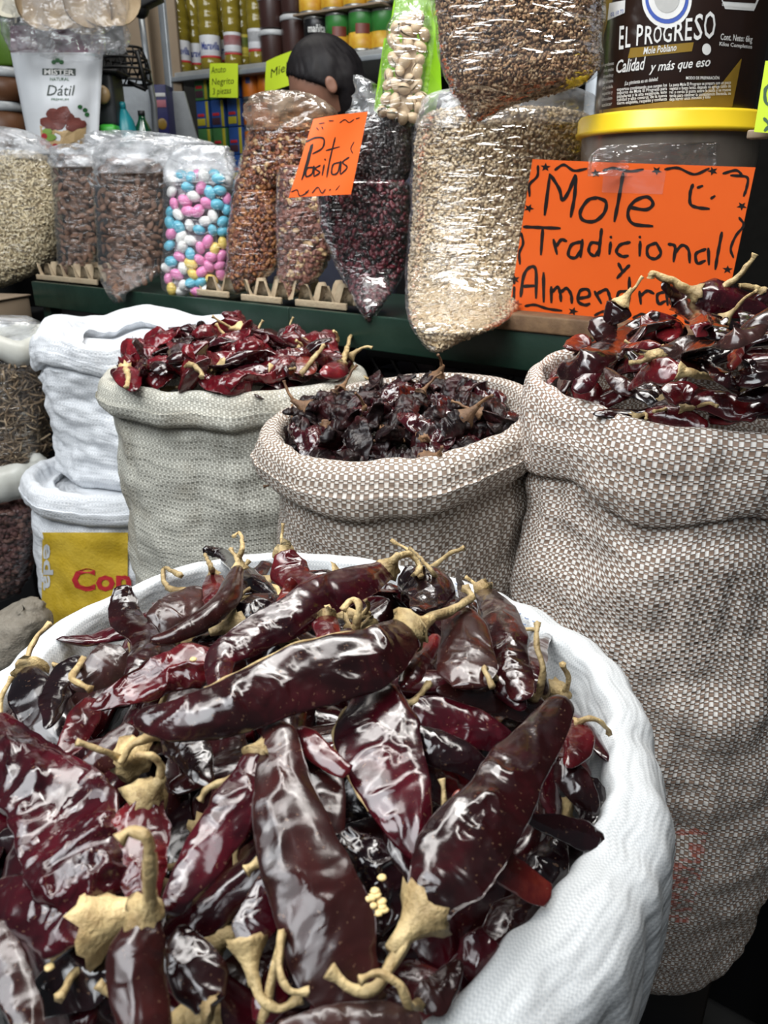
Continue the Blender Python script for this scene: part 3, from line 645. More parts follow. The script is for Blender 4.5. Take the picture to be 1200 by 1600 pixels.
HERO = [
 # label, spine, width, colour, stem, off, kw
 ('long glossy dark chile lying across the top of the front heap, stem to the right', [(643, 985), (570, 1025), (430, 1070), (310, 1118), (207, 1122)], 122, 'dark', [(680, 963), (716, 948), (737, 932), (728, 920)], .035, dict(seed=1, crease=CR1, wr=1.1, tip=.2, stemr=9, flat=.38)),
 ('big glossy chile pointing up right over the sack edge, stem towards the viewer', [(662, 1425), (700, 1350), (765, 1262), (825, 1180), (884, 1088)], 128, 'dark', [(640, 1450), (612, 1505), (582, 1542), (545, 1540), (514, 1514)], .035, dict(seed=2, wr=1.0, tip=.34, stemr=8.5, flat=.42)),
 ('broad flat chile with a pale edge crease in the centre of the front heap', [(588, 1075), (598, 1150), (622, 1240), (658, 1345)], 150, 'wine', [(640, 1098), (672, 1068)], .012, dict(seed=3, crease=CR3, wr=.7, tip=.15, flat=.3, stemr=7, cal=0)),
 ('long brown chile widening towards the viewer, its narrow tip under the glossy one', [(575, 1590), (520, 1480), (462, 1350), (430, 1230), (437, 1125)], 150, 'brown', None, .024, dict(seed=4, wr=.75, tip=.30, flat=.34)),
 ('wine red chile with a yellow cap pointing down left beside the long brown one', [(402, 1180), (370, 1265), (310, 1350), (262, 1430)], 92, 'wine', [(408, 1168), (412, 1160)], .022, dict(seed=5, wr=.9, flat=.5, tip=.3)),
 ('small wrinkled red chile with an upright hooked stem left of centre', [(232, 1245), (222, 1300), (226, 1370), (236, 1435)], 98, 'red', [(246, 1225, .01), (254, 1200, .02), (240, 1182, .03), (214, 1181, .03)], .018, dict(seed=6, wr=1.8, feat=1.4, flat=.5, stemr=7, cal=.45)),
 ('brown chile standing on its tip nearest the viewer, with a thick hooked tan stem', [(228, 1425), (215, 1500), (224, 1590), (232, 1690)], 96, 'brown', [(236, 1400, .01), (234, 1350, .03), (228, 1308, .04), (205, 1300, .04), (183, 1315, .04)], .042, dict(seed=7, wr=.6, flat=.55, tip=.6, stemr=11, cal=.42)),
 ('big crumpled chile along the left edge of the front heap', [(168, 1412), (112, 1310), (45, 1205), (-30, 1125)], 150, 'wine', None, .020, dict(seed=8, wr=2.4, flat=.36, tip=.35, feat=1.6)),
 ('squat purple brown chile lying sideways at the left with a trumpet cap', [(150, 1440), (85, 1415), (-20, 1400)], 128, 'wine', [(178, 1432), (214, 1414)], .022, dict(seed=9, wr=1.0, flat=.45, tip=.4, stemr=8, cal=.5)),
 ('dull dark chile with one seed on it near the lower left corner', [(175, 1505), (105, 1540), (20, 1575)], 104, 'black', None, .008, dict(seed=10, wr=1.1, flat=.4)),
 ('narrow pinkish brown chile running off the lower left corner', [(-10, 1440), (28, 1545), (60, 1660)], 58, 'brown', None, .028, dict(seed=11, wr=.8, tip=.6)),
 ('long chile with an arched stem behind the glossy top one', [(607, 888), (560, 908), (480, 950), (410, 985), (355, 1025), (338, 1085)], 82, 'wine', [(618, 872, .01), (640, 866, .012), (655, 884, .005), (658, 900)], .022, dict(seed=12, wr=.8, tip=.25, flat=.5, stemr=6)),
 ('slim smooth chile with a tall thin stem at the upper left of the front heap', [(374, 886), (352, 935), (300, 978), (233, 1003)], 44, 'brown', [(374, 872, .006), (379, 850, .012), (374, 832, .016), (365, 838, .014)], .028, dict(seed=13, wr=.35, flat=.8, tip=.3, stemr=4.5, cal=.4)),
 ('wrinkled bright red chile with a seed on it and a thin curled tip', [(352, 1028), (290, 1045), (222, 1072), (140, 1107)], 80, 'red', None, .018, dict(seed=14, wr=2.0, feat=1.4, flat=.35, tip=.1)),
 ('twisted dark chile with a curled open end at the upper left', [(190, 915, .015), (198, 960), (228, 1015), (205, 1065)], 56, 'dark', None, .016, dict(seed=15, wr=1.2, flat=.35, tip=.5)),
 ('rounded dusky chile with an elbowed stem at the back left of the front heap', [(318, 925), (285, 960), (240, 985)], 98, 'smoky', [(262, 918), (256, 888, .012), (282, 898, .012)], .010, dict(seed=16, wr=.9, flat=.4, tip=.5, stemr=5, cal=0)),
 ('little ribbed red chile top with a thin straight stem at the back', [(334, 898), (338, 935), (330, 960)], 48, 'red', [(328, 882, .008), (320, 866, .012)], .014, dict(seed=17, wr=1.3, stemr=4.5, cal=.3, nl=26)),
 ('thin black chile tip sticking up behind the slim smooth one', [(432, 938), (385, 898), (350, 868), (316, 857)], 26, 'black', None, .012, dict(seed=18, wr=.4, flat=.8, tip=.5, nl=30)),
 ('red chile with a flared torn end standing at the back rim', [(444, 862, .012), (455, 893), (480, 915), (530, 925)], 66, 'red', [(440, 842, .02), (442, 818, .03)], .012, dict(seed=19, wr=1.1, stemr=4, cal=.32)),
 ('small orange red chile fragment with its point up behind the arched stem chile', [(444, 955), (452, 930), (455, 902, .012)], 44, 'scarlet', [(430, 918), (395, 918), (374, 932)], .014, dict(seed=20, wr=1.4, nl=24, stemr=4, cal=0)),
 ('crumpled black chile bundle with two tall stems at the back rim', [(640, 905), (668, 925), (650, 955)], 92, 'black', [(655, 888, .015), (640, 862, .02), (612, 845, .02)], .010, dict(seed=21, wr=2.2, flat=.6, stemr=4.5, cal=.2, nl=32)),
 ('upright flat dark chile with a blunt top right of the glossy one', [(735, 1075), (728, 1020), (714, 950)], 96, 'brown', None, .026, dict(seed=22, wr=.5, flat=.3, tip=.55)),
 ('round shouldered dark chile leaning at the back right of the front heap', [(755, 922), (782, 975), (800, 1035), (815, 1095)], 76, 'dark', [(742, 912), (728, 902)], .020, dict(seed=23, wr=.8, tip=.4, stemr=5, cal=.3)),
 ('sliver of black chile standing upright at the back right', [(738, 968), (722, 925), (714, 886, .012)], 16, 'black', None, .020, dict(seed=24, wr=.3, nl=24)),
 ('dark chile with a red torn tip against the right wall of the front sack', [(826, 1085), (832, 1030), (862, 986)], 46, 'wine', [(840, 1088), (848, 1050, .02), (838, 1005, .03), (840, 975, .035)], .012, dict(seed=25, wr=.8, stemr=5, cal=0)),
 ('thin dark red chile tip between the glossy top one and the blunt upright one', [(630, 1075), (655, 1035), (684, 990)], 38, 'red', None, .016, dict(seed=26, wr=.5, nl=26, tip=.4)),
 ('small red chile with a cream cap peeping out over the glossy top one', [(512, 962), (512, 990), (505, 1020)], 48, 'red', [(513, 955), (513, 950)], .020, dict(seed=27, wr=.8, nl=24, cal=.42, stemr=6)),
 ('flat dull brown chile lying level right of centre', [(852, 1108), (770, 1090), (680, 1078)], 62, 'brown', None, .006, dict(seed=28, wr=.4, flat=.35)),
 ('deep red chile lying diagonal under the big pointing one', [(640, 1105), (720, 1132), (820, 1178)], 76, 'wine', None, .010, dict(seed=29, wr=.9, flat=.5, tip=.3)),
 ('black glossy chile lying diagonal below the deep red one', [(640, 1145), (715, 1185), (800, 1232)], 62, 'black', None, .008, dict(seed=30, wr=.6, flat=.5, tip=.3)),
 ('black chile with a dry reddish cut end poking out at the right wall', [(945, 1318), (890, 1296), (815, 1275)], 52, 'black', None, .004, dict(seed=31, wr=.9)),
 ('blunt pinkish orange chile piece under the big pointing one', [(768, 1345), (808, 1368), (862, 1402)], 56, 'scarlet', None, .016, dict(seed=32, wr=.9, tip=.6, shoulder=.8, nl=26)),
 ('dark red chile with a green yellow cap at the bottom, stem curling right', [(388, 1478), (402, 1420), (425, 1345)], 72, 'wine', [(392, 1510), (404, 1552), (430, 1576), (470, 1562)], .014, dict(seed=33, wr=.8, stemr=8, cal=.5)),
 ('chile under the long brown one, only its straight dark side showing', [(478, 1150), (496, 1240), (508, 1370)], 92, 'brown', None, .006, dict(seed=34, wr=.4, flat=.3, tip=.5)),
 ('wrinkled shiny black chile with a spill of seeds on it', [(530, 1305), (575, 1380), (625, 1440)], 116, 'black', None, .004, dict(seed=35, wr=2.2, feat=1.3, flat=.35, tip=.5)),
 ('small chile end with pale streaks and a red tip just below the glossy one', [(462, 1140), (505, 1178), (548, 1208)], 42, 'red', None, .016, dict(seed=36, wr=.7, nl=26, tip=.5)),
 ('greyish brown chile lying level along the very bottom', [(660, 1600), (540, 1596), (430, 1612)], 62, 'smoky', None, .034, dict(seed=37, wr=.6, tip=.4)),
 ('purple black chile hanging down beside the white cloth at the bottom right', [(735, 1455), (765, 1520), (790, 1590)], 76, 'wine', None, .0, dict(seed=38, wr=.8)),
 ('orange red broken chile top at the right wall with a thin curved stem', [(902, 1130), (905, 1165), (885, 1200)], 56, 'red', [(922, 1122, .01), (942, 1130, .012), (952, 1146, .005)], .006, dict(seed=39, wr=1.1, stemr=4.5, cal=.2, nl=26)),
 ('dark chile in the left gap with a kinked stem', [(130, 1030), (92, 1075), (72, 1140)], 60, 'black', [(112, 1058, .02), (125, 1068, .022), (142, 1078, .02)], .010, dict(seed=40, wr=.9, cal=0, stemr=5)),
 ('grey sheened chile between the kinked stem and the curled dark one', [(200, 1020), (160, 1045), (110, 1075)], 74, 'smoky', None, .008, dict(seed=41, wr=.7, flat=.35)),
 ('small red chile deep in the left gap', [(148, 1092), (115, 1145), (88, 1195)], 54, 'red', None, .006, dict(seed=42, wr=1.2)),
 ('smooth brown chile shoulder pointing to the crumpled one on the left', [(208, 1135), (165, 1180), (105, 1225)], 58, 'brown', None, .010, dict(seed=43, wr=.5)),
 ('thick dark chile with a pale trumpet cap low on the left', [(330, 1575), (300, 1500), (280, 1445)], 92, 'dark', [(312, 1565), (284, 1560)], .012, dict(seed=44, wr=.8, cal=.3, stemr=7)),
 ('tiny bright red chile tip in the dark right of the broad flat one', [(700, 1305), (712, 1270), (718, 1232)], 34, 'scarlet', None, .010, dict(seed=45, wr=1.2, nl=24)),
 ('dark chile whose bare straight stem rises right of the broad flat one', [(706, 1312), (730, 1340), (760, 1380)], 56, 'dark', [(702, 1295, .01), (694, 1250, .015), (690, 1216, .02)], .004, dict(seed=46, wr=.8, cal=0, stemr=5)),
 ('dark chile with a dry flower like cap left of the long brown one', [(420, 1335), (450, 1320), (480, 1300)], 70, 'black', [(408, 1345), (385, 1362)], .014, dict(seed=47, wr=.8, cal=.0, stemr=9)),
 ('wine chile with a hooked pale stem below the small red capped one', [(556, 985), (540, 1010), (520, 1040)], 56, 'wine', [(560, 965, .012), (560, 945, .02), (548, 938, .02), (536, 954, .016)], .012, dict(seed=48, wr=.6, cal=0, stemr=6)),
 ('chile with a stout bent stem just under the left tip of the glossy one', [(262, 1140), (300, 1180), (330, 1230)], 66, 'dark', [(240, 1152, .012), (206, 1166, .016), (188, 1192, .01)], .008, dict(seed=49, wr=.8, cal=0, stemr=7)),
 ('dark chile with a short stem pointing left beside the wine red one', [(372, 1215), (350, 1255), (322, 1300)], 62, 'dark', [(350, 1222, .012), (326, 1232, .012), (312, 1250, .008)], .008, dict(seed=50, wr=.9, cal=0, stemr=6)),
 ('chile lying low at the bottom with two crossing curled stems', [(655, 1570), (690, 1545), (720, 1500)], 60, 'brown', [(640, 1572, .02), (622, 1540, .03), (590, 1522, .03), (562, 1530, .03)], .012, dict(seed=51, wr=1.3, cal=0, stemr=6.5)),
 ('red chile at the bottom with a curl of stem over the long brown one', [(410, 1600), (425, 1545), (440, 1500)], 60, 'wine', [(440, 1462, .02), (436, 1510, .03), (452, 1545, .03), (482, 1548, .03)], .006, dict(seed=52, wr=.8, cal=0, stemr=6)),
 ('dark crumpled chile with a torn yellow cap behind the slim smooth one', [(372, 975), (410, 955), (450, 935)], 66, 'black', [(362, 978), (352, 972)], .012, dict(seed=53, wr=1.6, cal=.45, stemr=6)),
 ('chile with a curled stub of stem under the blunt upright one', [(775, 1060), (800, 1085), (820, 1110)], 48, 'wine', [(765, 1052, .012), (756, 1045, .02), (770, 1075, .02)], .014, dict(seed=54, wr=.7, cal=0, stemr=5)),
 ('near black chile standing along the right inner wall of the front sack', [(918, 1215), (928, 1270), (922, 1330)], 62, 'black', None, -.012, dict(seed=56, wr=.9)),
 ('dark chile wedged below the orange red broken one at the right wall', [(880, 1185), (905, 1235), (935, 1275)], 58, 'dark', None, -.002, dict(seed=57, wr=.8)),
 ('dark glossy chile tucked between the big pointing one and the white cloth', [(872, 1310), (838, 1390), (800, 1450)], 72, 'black', None, -.012, dict(seed=58, wr=1.0)),
 ('purple dark chile low beside the white cloth under the blunt piece', [(830, 1405), (780, 1470), (735, 1545)], 80, 'dark', None, -.012, dict(seed=59, wr=.9)),
 ('wine dark chile along the cloth at the bottom right', [(790, 1450), (730, 1530), (665, 1600)], 84, 'wine', None, -.014, dict(seed=60, wr=.9)),
 ('dark chile at the back rim with a long thin stem beside the bent hook', [(690, 925), (700, 960), (705, 1000)], 56, 'dark', [(684, 908, .01), (664, 880, .02), (640, 856, .022)], .008, dict(seed=55, wr=1.2, cal=.2, stemr=4)),
]
for i, (lb, sp, wpx, col, stem, off, kw) in enumerate(HERO):
    chile(H0, D, lb, sp, wpx, col, stem, off, **kw)
# seeds spilled on the shiny black chile, and two single ones
def seed_at(px, py, off, label, group=None):
    p = H0.hit(px, py, off); V, F = ell(p, (0.0021, 0.0019, 0.0009), 5, 8, px*0.1, 0.25)
    solo('chile_seed', V, F, M_SEED, label, 'seed', group)
for a, b in ((588, 1398), (596, 1408), (582, 1414), (580, 1402), (597, 1416), (590, 1426), (600, 1421), (575, 1403), (586, 1392), (597, 1371)):
    seed_at(a, b, 0.026, 'pale chile seed in the little spill on the shiny black chile', 'seeds on the black chile')
seed_at(551, 1413, 0.024, 'single pale seed left of the seed spill'); seed_at(302, 1030, 0.030, 'pale seed on the wrinkled bright red chile'); seed_at(77, 1511, 0.024, 'pale seed on the dull dark chile at the lower left')
CHC = {}; LOOK = dict(dark='dark glossy', wine='wine red', brown='dull brown', black='near black', red='bright red', guajillo='crinkled red', morita='black shrivelled', smoky='greyish')
# ---- prototypes for the chiles that fill each heap
def proto(seed, L, W, col, flat, wr, bend, tip, stem=True, scol=None, hook=0.02, nl=30, nt=18, name='dried_chile', feat=1.0):
    t = np.linspace(-0.5, 0.5, 5); P = np.c_[t*L, bend*L*(4*t*t - 0.5)*1.0, 0.006*np.sin(t*5 + seed)]
    P = catmull(P, nl); V, F = pod_shape(P, W, flat, (0, 0, 1), wr, seed, nl, nt, tip=tip, feat=feat)
    o = bpy.data.objects.new(name, rawmesh('pod', V, F, CH[col])); ORG[o.name] = np.zeros(3)
    tag(o, 'x', 'chile'); CHC[o.name] = col
    kids = []
    if stem:
        d = unit(P[0] - P[1]); Q = np.array([P[0], P[0] + d*0.012, P[0] + d*0.024 + (0, hook*0.4, hook*0.3), P[0] + d*0.030 + (0, hook, hook*0.5)])
        kids = [('calyx', rawmesh('calyx', *calyx_shape(P[0], d, W*0.36, (0, 0, 1), 1.0, seed), scol or M_STEM)), ('stem', rawmesh('stem', *stem_shape(Q, 0.0019, seed), scol or M_STEM))]
    return o, kids
def place(pr, M, label, group):
    o, kids = pr
    c = o.copy(); COL.objects.link(c); c.matrix_world = M; c['label'] = label; c['group'] = group
    for nm, me in kids: child(nm, me, c)
    return c
def where(heap, x, y):
    dx, dy = (x - heap.C[0])/heap.R(0), (y - heap.C[1])/heap.R(PI/2)
    row = 'at the back' if dy > 0.55 else 'behind the middle' if dy > 0.18 else 'across the middle' if dy > -0.18 else 'before the middle' if dy > -0.55 else 'at the front'
    colm = 'far left' if dx < -0.6 else 'left' if dx < -0.2 else 'centre' if dx < 0.2 else 'right' if dx < 0.6 else 'far right'
    return row + ', ' + colm
def fill(heap, protos, n, dmin, label, group, off=(-0.02, 0.0), tilt=0.3, rmax=0.93, smin=0.85, smax=1.1, seed=1, lift=0.0, keep=None):
    rr = random.Random(seed); pts = []; tries = 0
    while len(pts) < n and tries < 20000:
        tries += 1
        a = rr.uniform(-PI, PI); q = rmax*math.sqrt(rr.random()); r = heap.R(a)*q
        x, y = heap.C[0] + r*math.cos(a), heap.C[1] + r*math.sin(a)
        if any((x - u)**2 + (y - v)**2 < dmin*dmin for u, v in pts): continue
        if keep and not keep(x, y): continue
        pts.append((x, y))
        e = 0.004; gx = (heap.z(x + e, y) - heap.z(x - e, y))/(2*e); gy = (heap.z(x, y + e) - heap.z(x, y - e))/(2*e)
        N = Vector((-gx, -gy, 1)).normalized(); N = (N + Vector((rr.gauss(0, tilt), rr.gauss(0, tilt), 0))).normalized()
        yaw = rr.uniform(-PI, PI)
        if q > 0.72: yaw = a + PI/2 + rr.uniform(-0.6, 0.6) + (PI if rr.random() < 0.5 else 0)   # along the rim, so as not to pierce the cloth
        X = Vector((math.cos(yaw), math.sin(yaw), 0)); X = (X - N*X.dot(N)).normalized(); Y = N.cross(X); s = rr.uniform(smin, smax)
        M = Matrix((X*s, Y*s, N*s)).transposed().to_4x4(); M.translation = Vector((x, y, heap.z(x, y) + rr.uniform(*off) + lift))
        k = rr.randrange(len(protos)); place(protos[k], M, label % (LOOK[CHC[protos[k][0].name]], where(heap, x, y)), group)
    return len(pts)
PR0 = [proto(100 + i, L, W, c, f, wr, b, tp, i % 3 == 0) for i, (L, W, c, f, wr, b, tp) in enumerate([
    (0.125, 0.036, 'dark', .45, 1.0, .06, .25), (0.135, 0.032, 'wine', .5, .9, -.08, .2), (0.11, 0.04, 'brown', .4, .7, .03, .3), (0.10, 0.034, 'black', .5, 1.2, .1, .3),
    (0.12, 0.030, 'wine', .55, 1.3, -.05, .15), (0.09, 0.034, 'red', .45, 1.5, .05, .3), (0.115, 0.036, 'black', .4, .9, -.04, .25), (0.13, 0.034, 'dark', .5, .8, .1, .2)])]
fill(H0, PR0, 90, 0.030, '%s chile buried in front heap, %s', 'buried chiles of the front heap', off=(-0.040, -0.018), tilt=0.22, rmax=0.84, seed=4)
fill(H0, PR0, 30, 0.05, '%s chile deep in gaps of the front heap, %s', 'deep chiles of the front heap', off=(-0.060, -0.045), tilt=0.2, rmax=0.8, seed=14)
# ---- S3 heap
H3 = Heap(C3, R3, Z3, 0.074, 0.014, 1.8, 0.11, -0.02)
HERO3 = [
 ('big shiny dark red chile on top of the right heap, yellow stem curling left', [(1088, 458), (1120, 468), (1165, 478), (1230, 482)], 60, 'wine', [(1060, 445), (1040, 434), (1020, 426), (1017, 435)], .035, dict(seed=61, wr=.35, flat=.75, stemr=6, cal=.27)),
 ('dark purple chile under the big shiny one, bent downwards', [(1036, 440), (1070, 480), (1105, 505), (1125, 530)], 46, 'dark', None, .026, dict(seed=62, wr=.7, tip=.4)),
 ('long smoky grey chile with a pale cone shaped cap', [(1024, 558), (1080, 545), (1140, 532), (1200, 508)], 56, 'smoky', [(1008, 562), (986, 568)], .030, dict(seed=63, wr=.6, stemr=5, cal=.33)),
 ('long glossy chile rising from the left rim of the right heap', [(872, 582), (930, 560), (985, 522), (1032, 488)], 46, 'dark', None, .018, dict(seed=64, wr=.8, tip=.15)),
 ('short red chile leaning on the left rim of the right heap', [(898, 612), (918, 592), (940, 566)], 30, 'wine', None, .014, dict(seed=65, wr=.5, nl=26)),
 ('wine red chile with a long thick yellow stem at the front of the right heap', [(1062, 580), (1020, 582), (980, 608)], 44, 'red', [(1082, 584), (1120, 590), (1150, 594), (1162, 606)], .022, dict(seed=66, wr=.7, stemr=5.5, cal=.36)),
 ('small brownish red chile tip by the front rim of the right heap', [(990, 616), (965, 595), (944, 574)], 28, 'brown', None, .018, dict(seed=67, wr=.6, nl=26)),
 ('round pinkish red chile end at the front rim of the right heap', [(1042, 622), (1065, 612), (1088, 616)], 40, 'red', None, .016, dict(seed=68, wr=1.2, nl=26, tip=.5, shoulder=.8)),
 ('slender dark chile lying behind the long yellow stem', [(1160, 606), (1125, 585), (1094, 560)], 26, 'dark', None, .022, dict(seed=69, wr=.4, nl=26)),
 ('thin upright red chile tip on the right of the right heap', [(1142, 578), (1152, 548), (1160, 518)], 20, 'scarlet', None, .032, dict(seed=70, wr=.3, flat=.8, nl=26)),
 ('chubby purple chile at the right edge of the picture in the right heap', [(1212, 565), (1180, 580), (1148, 592)], 56, 'dark', None, .024, dict(seed=71, wr=1.0)),
 ('low dark red chile by the rim at the right edge of the picture', [(1225, 618), (1190, 618), (1150, 622)], 30, 'wine', None, .018, dict(seed=72, wr=.5)),
 ('dark chile with a dry folded cap and a thin pointed stem before the sign', [(972, 474), (962, 488), (945, 505)], 44, 'dark', [(980, 462), (992, 448, .006), (1004, 432, .012)], .022, dict(seed=73, wr=.9, stemr=3, cal=.35, nl=28)),
 ('small rusty red chile at the back left of the right heap', [(890, 545), (905, 538), (925, 535)], 38, 'scarlet', None, .014, dict(seed=74, wr=1.3, nl=26)),
 ('bulging dark red chile in the middle of the right heap', [(1000, 508), (1035, 512), (1075, 520)], 54, 'red', None, .014, dict(seed=75, wr=.6)),
 ('small bright red chile curling over the smoky grey one', [(975, 545), (1000, 540), (1034, 540)], 24, 'red', None, .028, dict(seed=76, wr=.4, nl=26, flat=.7)),
 ('rust coloured folded chile at the back of the right heap', [(925, 525), (945, 512), (965, 508)], 50, 'brown', [(968, 530), (955, 528), (940, 538)], .012, dict(seed=77, wr=.8, cal=0, stemr=4)),
 ('dark chile with a tall knobbed tan stem rising before the sign corner', [(1128, 452), (1150, 470), (1190, 490)], 40, 'dark', [(1136, 445, .006), (1160, 426, .016), (1172, 410, .022), (1181, 396, .026)], .026, dict(seed=78, wr=.6, cal=.2, stemr=4.5)),
 ('dark chile at the right edge with a pale forked stem', [(1190, 455), (1200, 475), (1215, 495)], 44, 'dark', [(1180, 448, .012), (1160, 446, .016), (1156, 448, .018)], .022, dict(seed=79, wr=.6, cal=.2, stemr=4.5)),
 ('torn red chile mouth below the dark purple chile', [(1108, 490), (1095, 505), (1100, 525)], 36, 'red', None, .034, dict(seed=80, wr=1.5, nl=26)),
]
for lb, sp, wpx, col, stem, off, kw in HERO3: chile(H3, D, lb, sp, wpx*1.12, col, stem, off, **kw)
PR3 = [proto(200 + i, L, W, c, f, wr, b, tp, i in (0,)) for i, (L, W, c, f, wr, b, tp) in enumerate([
    (0.085, 0.026, 'dark', .5, .9, .06, .25), (0.09, 0.022, 'wine', .6, .6, -.1, .2), (0.075, 0.028, 'red', .5, 1.0, .04, .3), (0.08, 0.026, 'brown', .5, .8, .1, .3), (0.085, 0.024, 'black', .5, .8, -.06, .2)])]
fill(H3, PR3, 52, 0.027, '%s chile in the tall right sack, %s', 'covered chiles of the right heap', off=(-0.044, -0.018), tilt=0.28, rmax=0.95, seed=9)
fill(H3, PR3, 34, 0.032, '%s chile low in the tall right sack, %s', 'deep chiles of the right heap', off=(-0.034, -0.020), tilt=0.25, rmax=0.88, seed=19)
# ---- S1 heap: bright red
H1 = Heap(C1, lambda t: R1(t)*(1 if abs(math.sin(t)) < 0.01 else 1), Z1, 0.036, -0.004, 2.4)
HERO1 = [
 ('pointed dark red chile standing highest at the left of the cream sack', [(288, 575), (280, 545), (266, 508)], 44, 'dark', [(300, 570, .02), (312, 580, .02), (316, 590, .018)], .014, dict(seed=85, wr=1.0, nl=26, stemr=4, cal=0)),
 ('thin dark chile pointing left over the cream sack rim', [(258, 585), (240, 565), (205, 542)], 24, 'dark', None, .022, dict(seed=86, wr=.5, nl=26)),
 ('rounded red chile with an orange hole at the left rim of the cream sack', [(196, 575), (198, 592), (210, 612)], 50, 'guajillo', [(200, 590, .02), (198, 605, .02)], .014, dict(seed=87, wr=.9, nl=26, stemr=4, cal=.25)),
 ('purple red chile across the top middle of the cream sack', [(300, 525), (335, 530), (370, 530)], 34, 'dark', None, .016, dict(seed=88, wr=1.0, nl=26)),
 ('orange red torn chile towards the right of the cream sack', [(470, 585), (475, 570), (468, 552)], 44, 'scarlet', [(498, 550, .02), (505, 540, .022)], .016, dict(seed=89, wr=1.5, nl=26, stemr=3.5, cal=0)),
 ('dark red chile at the right rim of the cream sack with a tall pale stem', [(535, 568), (520, 580), (500, 585)], 40, 'guajillo', [(541, 548, .012), (548, 524, .022), (556, 520, .022)], .014, dict(seed=90, wr=1.0, nl=26, stemr=4, cal=.25)),
 ('small round red chile on top of the cream sack heap with an upright stem', [(490, 505), (488, 520), (480, 535)], 40, 'guajillo', [(488, 494, .012), (484, 480, .022)], .020, dict(seed=91, wr=1.2, nl=26, stemr=3.5, cal=.3)),
 ('wide flat red chile leaning at the back of the cream sack', [(445, 495), (425, 515), (405, 540)], 40, 'guajillo', [(462, 500, .02), (464, 488, .03)], .018, dict(seed=92, wr=.7, nl=26, stemr=3.5, cal=0)),
]
for lb, sp, wpx, col, stem, off, kw in HERO1: chile(H1, 'red_chile', lb, sp, wpx, col, stem, off, **kw)
PR1 = [proto(300 + i, L, W, c, f, wr, b, tp, i in (1, 3), None, .015, 40, 26, feat=1.25, name='red_chile') for i, (L, W, c, f, wr, b, tp) in enumerate([
    (0.085, 0.034, 'guajillo', .45, 2.2, .06, .25), (0.08, 0.030, 'wine', .5, 1.8, -.12, .2), (0.072, 0.034, 'red', .5, 2.4, .1, .3), (0.085, 0.030, 'wine', .45, 1.8, .12, .15), (0.066, 0.032, 'guajillo', .55, 2.5, -.1, .35), (0.075, 0.03, 'dark', .5, 1.8, .05, .2)])]
fill(H1, PR1, 95, 0.022, '%s chile in the greyish cream sack, %s', 'chiles of the cream sack', off=(-0.012, 0.012), tilt=0.55, rmax=0.88, smin=0.95, smax=1.3, seed=12)
# ---- S2 heap: black and shrivelled
H2 = Heap(C2, R2, Z2, 0.000, -0.020, 2.0, 0.08, 0.06)
PR2 = [proto(400 + i, L, W, c, f, wr, b, tp, st, M_STEMB, .014, 44, 28, feat=2.1, name='black_chile') for i, (L, W, c, f, wr, b, tp, st) in enumerate([
    (0.075, 0.034, 'morita', .6, 2.6, .12, .4, False), (0.07, 0.030, 'morita', .65, 2.4, -.14, .4, False), (0.065, 0.036, 'morita', .55, 3.0, .1, .5, True), (0.08, 0.028, 'morita', .6, 2.2, .2, .4, True), (0.06, 0.034, 'morita', .6, 2.8, -.1, .5, False), (0.075, 0.036, 'wine', .5, 2.6, .08, .4, False)])]
fill(H2, PR2[:5] + PR2[5:], 85, 0.020, '%s chile in the middle raffia sack, %s', 'chiles of the middle sack', off=(-0.014, 0.006), tilt=0.5, rmax=0.83, seed=21)
# ---------------------------------------------------------------- clear bags on the shelf
FILM = film_mat('clear_film', 0.025, bump=0.85, sc=34.0, stretch=(1, 1, 4.0), gloss=0.95)
FILM2 = film_mat('clear_film_slack', 0.14, bump=1.0, sc=30.0, gloss=1.3)
FILM3 = film_mat('clear_film_milky', 0.34, bump=1.0, sc=30.0, gloss=1.3)
FILMD = film_mat('clear_film_tight', 0.01, bump=0.7, sc=36.0, stretch=(1, 1, 3.0), gloss=1.2)
M_OAT = mat('oat', (0.66, 0.53, 0.35), 0.8); M_OAT2 = mat('oat_dark', (0.52, 0.39, 0.23), 0.85)
M_GRAN = mat('granola', (0.40, 0.235, 0.115), 0.75); M_GRAN2 = mat('granola_dark', (0.20, 0.10, 0.045), 0.75); M_GRAN3 = mat('granola_pale', (0.55, 0.38, 0.22), 0.8)
M_PALE = mat('pale_grain', (0.76, 0.65, 0.43), 0.7); M_PALE2 = mat('pale_grain2', (0.50, 0.40, 0.235), 0.75)
M_ALM = mat('almond_skin', (0.20, 0.108, 0.066), 0.6, col2=(0.135, 0.066, 0.040), ns=120, bump=0.4, bs=500, vary=0.25)
M_NUTR = mat('roast_nut', (0.19, 0.052, 0.018), 0.35); M_NUTO = mat('orange_nut', (0.31, 0.12, 0.034), 0.4); M_NUTD = mat('dark_nut', (0.10, 0.028, 0.014), 0.4)
M_PEAN = mat('peanut', (0.50, 0.33, 0.16), 0.55); M_SKIN = mat('peanut_skin', (0.19, 0.062, 0.038), 0.5)
M_RAIS = mat('raisin', (0.010, 0.006, 0.006), 0.35); M_RAIS2 = mat('raisin2', (0.030, 0.010, 0.010), 0.4)
M_CRAN = mat('cranberry', (0.05, 0.008, 0.012), 0.35); M_CRAN2 = mat('cranberry2', (0.11, 0.012, 0.02), 0.35)
M_SHELLN = mat('pistachio_shell', (0.60, 0.47, 0.315), 0.55, col2=(0.50, 0.37, 0.23), ns=60, vary=0.12); M_KERN = mat('pistachio_kernel', (0.30, 0.25, 0.09), 0.6)
M_LIME = mat('lime_foil', (0.24, 0.50, 0.015), 0.35, col2=(0.19, 0.43, 0.01), ns=12)
